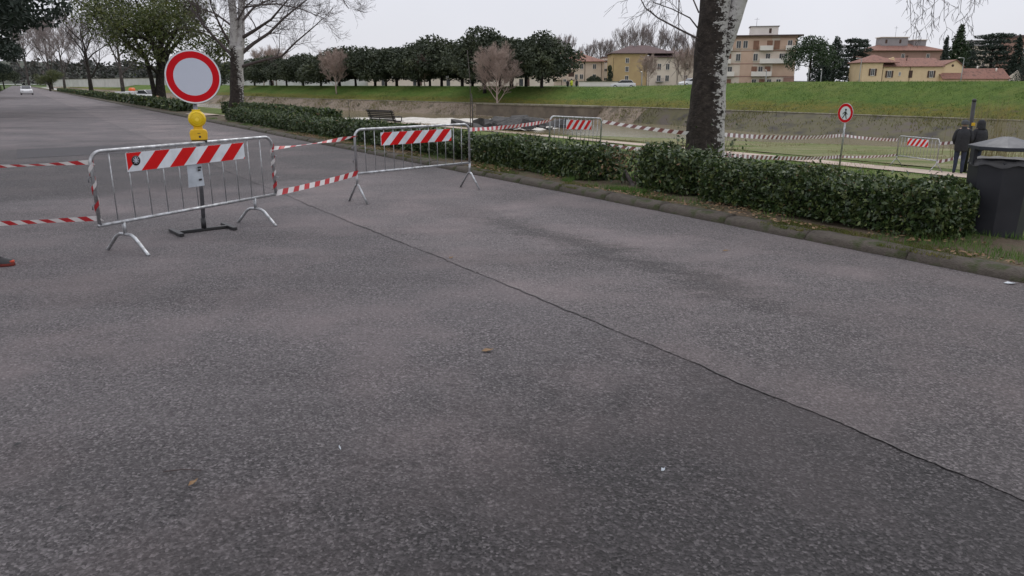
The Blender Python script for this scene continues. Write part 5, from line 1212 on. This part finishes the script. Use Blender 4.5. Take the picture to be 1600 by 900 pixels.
# broken slabs of the weir
WE = empty('broken_weir', tuple(at_y(790, 190, 60)[:2]) + (WATER-.1,), .6, 'dark broken concrete weir slabs beside the white water', 'weir')
rs = random.Random(8)
def slab(L, W, Hh, loc, rot, seed):
    """a broken block: a subdivided box pushed about by noise"""
    import bmesh
    bm = bmesh.new(); bmesh.ops.create_cube(bm, size=1); bmesh.ops.subdivide_edges(bm, edges=bm.edges[:], cuts=5, use_grid_fill=True)
    for v_ in bm.verts:
        p = Vector((v_.co.x*L, v_.co.y*W, v_.co.z*Hh)); q = Vector((seed*7.3, 0, 0)); e = .22*min(L, W)
        v_.co = p + Vector((mnoise.noise(p*.55+q), mnoise.noise(p*.55+q+Vector((9,0,0))), .55*mnoise.noise(p*.9+q+Vector((0,9,0)))))*e + Vector((0, 0, .12*mnoise.noise(p*2.3+q)))
    me = bpy.data.meshes.new('slab'); bm.to_mesh(me); bm.free(); me.materials.append(M_ROCK)
    o = link(bpy.data.objects.new('slab', me), WE); o.location = loc; o.rotation_euler = rot
slab(5.2, 3.6, .5, (1.6, 1.6, .42), (R(7), R(-3), .1), 1); slab(3.6, 2.8, .45, (-2.6, .6, .22), (R(12), R(8), .5), 2); slab(3.0, 2.2, .5, (4.2, -.4, .15), (R(10), R(-10), -.3), 3); slab(1.6, 1.2, .8, (1.2, -1.6, .25), (R(8), R(16), .9), 4); slab(2.4, 1.8, .5, (-.4, -1.0, .1), (R(16), R(4), .2), 5)
for k in range(22): 
    q = rs.uniform(.4, 1.0); slab(q, q*.8, q*.6, (rs.uniform(-5, 5.5), rs.uniform(-2.8, -.6), rs.uniform(-.05, .25)), (rs.uniform(-.3,.3), rs.uniform(-.3,.3), rs.uniform(0,3)), k+6)
# thin gauge poles by the water
for px, Y, h, lab in ((738, 30, 1.75, 'thin rusty stake beside the right end of the second barrier'), (546, 62, 1.6, 'thin stake by the brown water behind the bench'), (735, 46, 4.6, 'tall thin pale rod standing by the white water')):
    x, y = at_y(px, 190, Y)[:2]; o = MB().tube([(0,0,0), (.02,0,h*.6), (-.02 if h < 4 else -.12,0,h)], [.025, .022, .018], 6).build('stake', M_GREYBARK); o.location = (x, y, height(x, y)); tag(o, lab, 'stake', 'thin stakes near the river')

# ------------------------------------------------------------------ vehicles
def car(name, loc, rz, label, scale=1, van=False, body=M_CARW):
    o = empty(name, loc, rz, label, 'car' if not van else 'pickup truck', 'vehicles seen far away'); o.scale = (scale,)*3
    W = .88
    sec = [(-2.1,.35,.62,.80),(-2.05,.25,.92,.86),(-1.5,.22,.98,.88),(0,.2,.96,.88),(1.0,.2,.95,.88),(1.8,.22,.82,.86),(2.1,.3,.66,.78)]
    b = MB(); vs = []
    for x, z0, z1, w in sec: vs += [(x,-w,z0),(x,-w*1.02,(z0+z1)/2),(x,-w*.94,z1),(x,w*.94,z1),(x,w*1.02,(z0+z1)/2),(x,w,z0)]
    n = len(sec); fs = [(i*6+k, i*6+(k+1) % 6, (i+1)*6+(k+1) % 6, (i+1)*6+k) for i in range(n-1) for k in range(6)] + [tuple(range(6)), tuple((n-1)*6+k for k in range(6))[::-1]]
    b.add(vs, fs, 0, True); b.build('body', body, o, .03)
    c = MB(); r0, r1 = (-1.75, -1.35) if not van else (-.3, -.2); cab = [(r0,.94),(r1,1.42),(.25 if not van else .7,1.45),(1.0 if not van else 1.25,.94)]
    c.prism(cab, -.72, .72, 'xz'); c.build('cabin', body, o, .05)
    g = MB(); g.prism([(x*.97, .96+(z-.94)*.86) for x, z in cab], -.735, .735, 'xz'); g.build('side_window', M_GLASS, o)
    g = MB(); g.add([(cab[2][0]+.05,-.6,1.40),(cab[2][0]+.05,.6,1.40),(cab[3][0]-.02,.66,.99),(cab[3][0]-.02,-.66,.99)], [(0,1,2,3)]); g.v = [(x+.04, y, z+.02) for x, y, z in g.v]; g.build('windscreen', M_GLASS, o)
    g = MB(); g.add([(cab[0][0]+.05,-.6,1.0),(cab[0][0]+.05,.6,1.0),(cab[1][0],.56,1.37),(cab[1][0],-.56,1.37)], [(0,1,2,3)]); g.v = [(x-.06, y, z+.01) for x, y, z in g.v]; g.build('rear_window', M_GLASS, o)
    for x in (-1.35, 1.32):
        for y in (-.8, .8):
            wh = MB().lathe([(.2,-.1),(.31,-.1),(.32,-.06),(.32,.06),(.31,.1),(.2,.1)], 18, axis='y').build('wheel', M_TYRE, o); wh.location = (x, y, .32)
            MB().lathe([(.19,-.105),(.19,.105)], 14, axis='y').build('rim', M_STEEL, wh)
    for y in (-.6, .6):
        MB().box(2.02, 2.12, y-.17, y+.17, .56, .7).build('headlight', M_LIGHT, o); MB().box(-2.14, -2.06, y-.15, y+.15, .62, .82).build('tail_light', M_RED, o)
    return o
x, y = at_y(41, 140, 128)[:2]; CAR = car('parked_car', (x, y, 0), math.atan2(-U[1], -U[0]), 'white car far away on the road at the left edge')
x, y = at_y(974, 130, 128)[:2]; car('parked_car', (x, y, .95), R(170), 'white car parked on the levee before the ochre house')
x, y = at_y(1079, 130, 135)[:2]; car('parked_car', (x, y, 1.25), R(200), 'white car on the levee touching the left edge of the thick poplar')
x, y = at_y(224, 145, 97)[:2]; TK = car('pickup_truck', (x, y, height(x, y)), R(-12), 'white works pickup on the verge left of the leafy tree trunks', 1.0, True)
MB().box(-2.0, -.4, -.8, .8, .98, 1.3).build('load_bed', M_CARW, TK)
x, y = at_y(203, 145, 97)[:2]
TR = empty('works_trailer', (x, y, height(x, y)), R(-12), 'white trailer carrying an orange tank behind the works pickup', 'trailer', 'vehicles seen far away')
MB().box(-1.6, 1.1, -.8, .8, .45, 1.05).build('body', M_CARW, TR, .04); MB().lathe([(.0,-.4),(.2,-.38),(.25,-.32),(.25,.32),(.2,.38),(0,.4)], 18, c=(.35,0,1.30), axis='y').build('orange_tank', M_ORANGE, TR); MB().tube([(1.1,0,.5),(1.9,0,.5)], .05, 6).build('drawbar', M_STEELD, TR)
for yy in (-.85, .85): MB().lathe([(.2,-.1),(.31,-.1),(.31,.1),(.2,.1)], 16, c=(-.3, yy, .31), axis='y').build('wheel', M_TYRE, TR)

# ------------------------------------------------------------------ people
def body(name, root, J, E, mats, split, lv=2):
    """J: joint -> (x, y, z, rx, ry); E: edges; one continuous skinned surface"""
    keys = list(J); me = bpy.data.meshes.new(name); me.from_pydata([J[k][:3] for k in keys], [(keys.index(a), keys.index(b)) for a, b in E], [])
    o = bpy.data.objects.new(name, me); COL.objects.link(o)
    o.modifiers.new('skin', 'SKIN'); sv = me.skin_vertices[0].data if me.skin_vertices else None
    if sv is None:
        import bmesh
        bm = bmesh.new(); bm.from_mesh(me); bm.verts.layers.skin.verify(); bm.to_mesh(me); bm.free(); sv = me.skin_vertices[0].data
    for i, k in enumerate(keys): sv[i].radius = (J[k][3], J[k][4]); sv[i].use_root = (k == 'pelvis')
    s = o.modifiers.new('sub', 'SUBSURF'); s.levels = lv; s.render_levels = lv
    bpy.context.view_layer.update(); dg = bpy.context.evaluated_depsgraph_get(); m2 = bpy.data.meshes.new_from_object(o.evaluated_get(dg))
    bpy.data.objects.remove(o); bpy.data.meshes.remove(me); m2.name = name; m2.materials.clear()
    for m in mats: m2.materials.append(m)
    for p in m2.polygons: p.material_index = split(p.center); p.use_smooth = True
    return link(bpy.data.objects.new(name, m2), root)
def person(loc, rz, label, mats, feet=((-.11, 0), (.11, 0)), toe=(0, 0), head_turn=0, hat=None, sc=1.0, hips=None, shoe=None):
    root = empty('person', loc, rz, label, 'person'); root.scale = (sc,)*3; hx = 0 if hips is None else hips
    J = {'pelvis': (hx,0,.93,.15,.115), 'waist': (hx,0,1.08,.145,.11), 'chest': (hx,.01,1.28,.175,.125), 'neckbase': (hx,0,1.44,.09,.085), 'neck': (hx,.015,1.50,.058,.06), 'jaw': (hx,.035,1.56,.068,.075), 'head': (hx,.025,1.63,.085,.098), 'crown': (hx,.015,1.70,.06,.07), 'nose': (hx,.125,1.595,.014,.014)}
    E = [('pelvis','waist'),('waist','chest'),('chest','neckbase'),('neckbase','neck'),('neck','jaw'),('jaw','head'),('head','crown'),('head','nose')]
    for i, sx in enumerate((-1, 1)):
        fx, fy = feet[i]; t = toe[i]; q = 'LR'[i]
        J[q+'hip'] = (hx+sx*.095, 0, .86, .095, .10); J[q+'knee'] = ((hx+sx*.095+fx)*.5, fy*.5+.03, .49, .066, .07); J[q+'calf'] = (hx*.3+fx*.7+sx*.02, fy*.75, .33, .06, .064); J[q+'ankle'] = (fx, fy, .10, .048, .05)
        J[q+'foot'] = (fx+math.sin(t)*.09, fy+math.cos(t)*.09, .055, .046, .04); J[q+'toe'] = (fx+math.sin(t)*.19, fy+math.cos(t)*.19, .04, .04, .03)
        J[q+'sh'] = (hx+sx*.19, -.005, 1.40, .075, .075); J[q+'elb'] = (hx+sx*.255, -.03, 1.13, .058, .058); J[q+'wr'] = (hx+sx*.20, .13, .985, .042, .044); J[q+'palm'] = (hx+sx*.155, .165, .955, .038, .03)
        E += [('pelvis',q+'hip'),(q+'hip',q+'knee'),(q+'knee',q+'calf'),(q+'calf',q+'ankle'),(q+'ankle',q+'foot'),(q+'foot',q+'toe'),('neckbase',q+'sh'),(q+'sh',q+'elb'),(q+'elb',q+'wr'),(q+'wr',q+'palm')]
        for k in range(4):   # curled fingers and a thumb
            J[f'{q}f{k}'] = (hx+sx*.115, .175-.002*k, .972-.02*k, .010, .010); J[f'{q}g{k}'] = (hx+sx*.085, .158, .968-.02*k, .009, .009); E += [(q+'palm', f'{q}f{k}'), (f'{q}f{k}', f'{q}g{k}')]
        J[q+'th'] = (hx+sx*.145, .15, 1.0, .011, .011); E.append((q+'palm', q+'th'))
    def split(c):
        if c.z > 1.475: return 3
        if c.z > .97 and abs(c.x-hx) < .13 and c.y > .145 and c.z < 1.02: return 3
        if c.z > .83 or abs(c.x-hx) > .2 and c.z > .8: return 0
        if c.z < .085: return 2
        return 1
    body('body', root, J, E, mats, split)
    if hat:
        kind_, mh = hat; h = MB()
        if kind_ == 'cap': h.lathe([(.108,1.60),(.114,1.635),(.110,1.68),(.088,1.73),(.045,1.757),(.0,1.762)], 20, c=(hx,.015,0))
        else: h.lathe([(.15,1.42),(.135,1.50),(.128,1.58),(.125,1.65),(.10,1.72),(.05,1.755),(0,1.76)], 20, c=(hx,-.01,0))
        h.build('hat' if kind_ == 'cap' else 'hood', mh, root)
    # jacket hem and collar
    MB().lathe([(.185,.76),(.198,.80),(.205,.95),(.21,1.12),(.215,1.28),(.19,1.38),(.13,1.45),(.085,1.50),(.075,1.55)], 22, c=(hx,-.005,0)).build('jacket', mats[0], root)
    return root
WALK = [M_JKT, M_JEAN, M_BLACK, M_SKIN]
x, y = at_y(1499, 250, 24.3)[:2]; person((x, y, height(x, y)), R(-28), 'person in a black jacket and grey cap seen from behind, beside the bin', WALK, hat=('cap', M_CAP), sc=1.0)
x, y = at_y(1524, 250, 24.7)[:2]; person((x, y, height(x, y)), R(10), 'person in a dark hooded jacket, right of the one in the grey cap', WALK, hat=('hood', M_JKT), sc=1.0)
HV = [M_VEST, M_JEAN, M_BLACK, M_SKIN]
x, y = at_y(893, 130, 118)[:2]; person((x, y, .75), 1.0, 'tiny worker in a yellow vest on the levee', HV, hat=('cap', M_CAP)); x, y = at_y(901, 130, 119)[:2]; person((x, y, .75), 2.2, 'tiny dark figure right of the worker in the yellow vest', WALK, hat=('cap', M_CAP)); x, y = at_y(887, 130, 120)[:2]; person((x, y, .7), -.8, 'tiny dark figure left of the worker in the yellow vest', WALK)
# person cut by the left edge: only a shoe reaches into view
tx, ty, _ = on_z(17, 411, .03)
WK = [M_JKT, mat('black_trousers', (.012,.012,.014), (.02,.02,.022), rough=.9, scale=9), M_BLACK, M_SKIN]
fx = tx-.19; PL = person((fx-.55, ty-.02, 0), 0, 'person standing at the left edge, only one dark red-orange shoe in view', WK, feet=((-.12, .0), (.55, .0)), toe=(R(-15), R(80)), hips=.05)
for (sx, sy, an) in ((.55, 0, R(80)), (-.12, 0, R(-15))):
    sh_ = empty('shoe', (sx, sy, 0), -an) if False else None
    M4 = Matrix.Translation((sx, sy, 0)) @ Matrix.Rotation(-an, 4, 'Z')
    out = [(-.045,-.085),(.045,-.085),(.05,0),(.052,.1),(.045,.17),(.02,.215),(-.015,.22),(-.045,.18),(-.052,.1),(-.048,0)]
    so = MB(); so.prism(out, .002, .03, 'xy'); so.v = [tuple(M4 @ Vector(p)) for p in so.v]; so.build('shoe_sole', mat('dark_red_sole', (.20,.022,.012), (.13,.018,.012), rough=.7), PL, .006)
    up_ = MB(); n = len(out); v = [(a*.96, b*.97, .03) for a, b in out] + [(a*.9, b*.93-.002, .065 if b > .08 else .085) for a, b in out] + [(a*.62, (b-.0)*.5-.03, .082 if b > .08 else .105) for a, b in out]
    up_.add(v, [(i, (i+1) % n, n+(i+1) % n, n+i) for i in range(n)] + [(n+i, n+(i+1) % n, 2*n+(i+1) % n, 2*n+i) for i in range(n)] + [tuple(range(2*n, 3*n))], 0, True); up_.v = [tuple(M4 @ Vector(p)) for p in up_.v]
    up_.build('shoe_upper', M_BLACK, PL)
    tc_ = MB(); tc_.prism([(-.04,.15),(.035,.15),(.022,.214),(-.015,.219),(-.04,.18)], .031, .058, 'xy'); tc_.v = [tuple(M4 @ Vector(p)) for p in tc_.v]; tc_.build('toe_cap', mat('red_orange_toe', (.55,.06,.02), (.45,.05,.02), rough=.5), PL, .01)

# ------------------------------------------------------------------ small litter on the asphalt
def scrap(name, px, py, L, m, label, rz, asp=.5):
    x, y, _ = on_z(px, py, .008); v = [(-L/2,0,.0),(-L*.15,L*asp*.5,.010),(L*.25,L*asp*.4,.004),(L/2,0,.012),(L*.2,-L*asp*.45,.006),(-L*.2,-L*asp*.5,.002)]
    mb = MB(); mb.add(v + [(a,b,c+.0015) for a,b,c in v], [(0,1,5),(1,2,4,5),(2,3,4),(6,7,11)[::-1],(7,8,10,11)[::-1],(8,9,10)[::-1]]); o = mb.build(name, m); o.location = (x, y, .009); o.rotation_euler = (0,0,rz); tag(o, label, 'litter' if 'scrap' in name else 'leaf')
scrap('fallen_leaf', 762, 548, .085, M_DRYLEAF, 'small brown leaf lying on the asphalt near the picture centre', .2)
scrap('fallen_leaf', 302, 755, .055, M_DRYLEAF, 'orange-brown leaf on the asphalt at lower left', 1.1, .35)
scrap('fallen_leaf', 96, 795, .035, M_BLACK, 'dark leaf on the asphalt near the lower left corner', .3)
scrap('fallen_leaf', 30, 695, .05, M_BLACK, 'dark wet leaf on the asphalt at the left edge', .5, .3)
scrap('fallen_leaf', 705, 403, .06, M_DRYLEAF, 'tiny brown leaf on the asphalt below the second barrier', .9)
scrap('fallen_leaf', 1135, 392, .09, M_DRYLEAF, 'pale leaf on the asphalt near the long hedge', .1, .3)
scrap('paper_scrap', 1036, 735, .022, M_PAPER, 'tiny white paper scrap on the asphalt at lower right', .4, .8)
scrap('paper_scrap', 531, 701, .03, M_PAPER, 'tiny pale scrap on the asphalt below the nearest barrier', 2, .3)
scrap('paper_scrap', 1578, 443, .10, M_PAPER, 'flat pale scrap in the gutter below the litter bin', -.4, .5)
tw = MB(); a_ = Vector(on_z(255, 737, .01)); b_ = Vector(on_z(315, 735, .01)); tw.tube([a_, a_.lerp(b_, .5)+Vector((0,.01,.004)), b_], [.0035,.003,.002], 5); tag(tw.build('fallen_twig', M_TWIG), 'thin twig on the asphalt at lower left', 'twig')
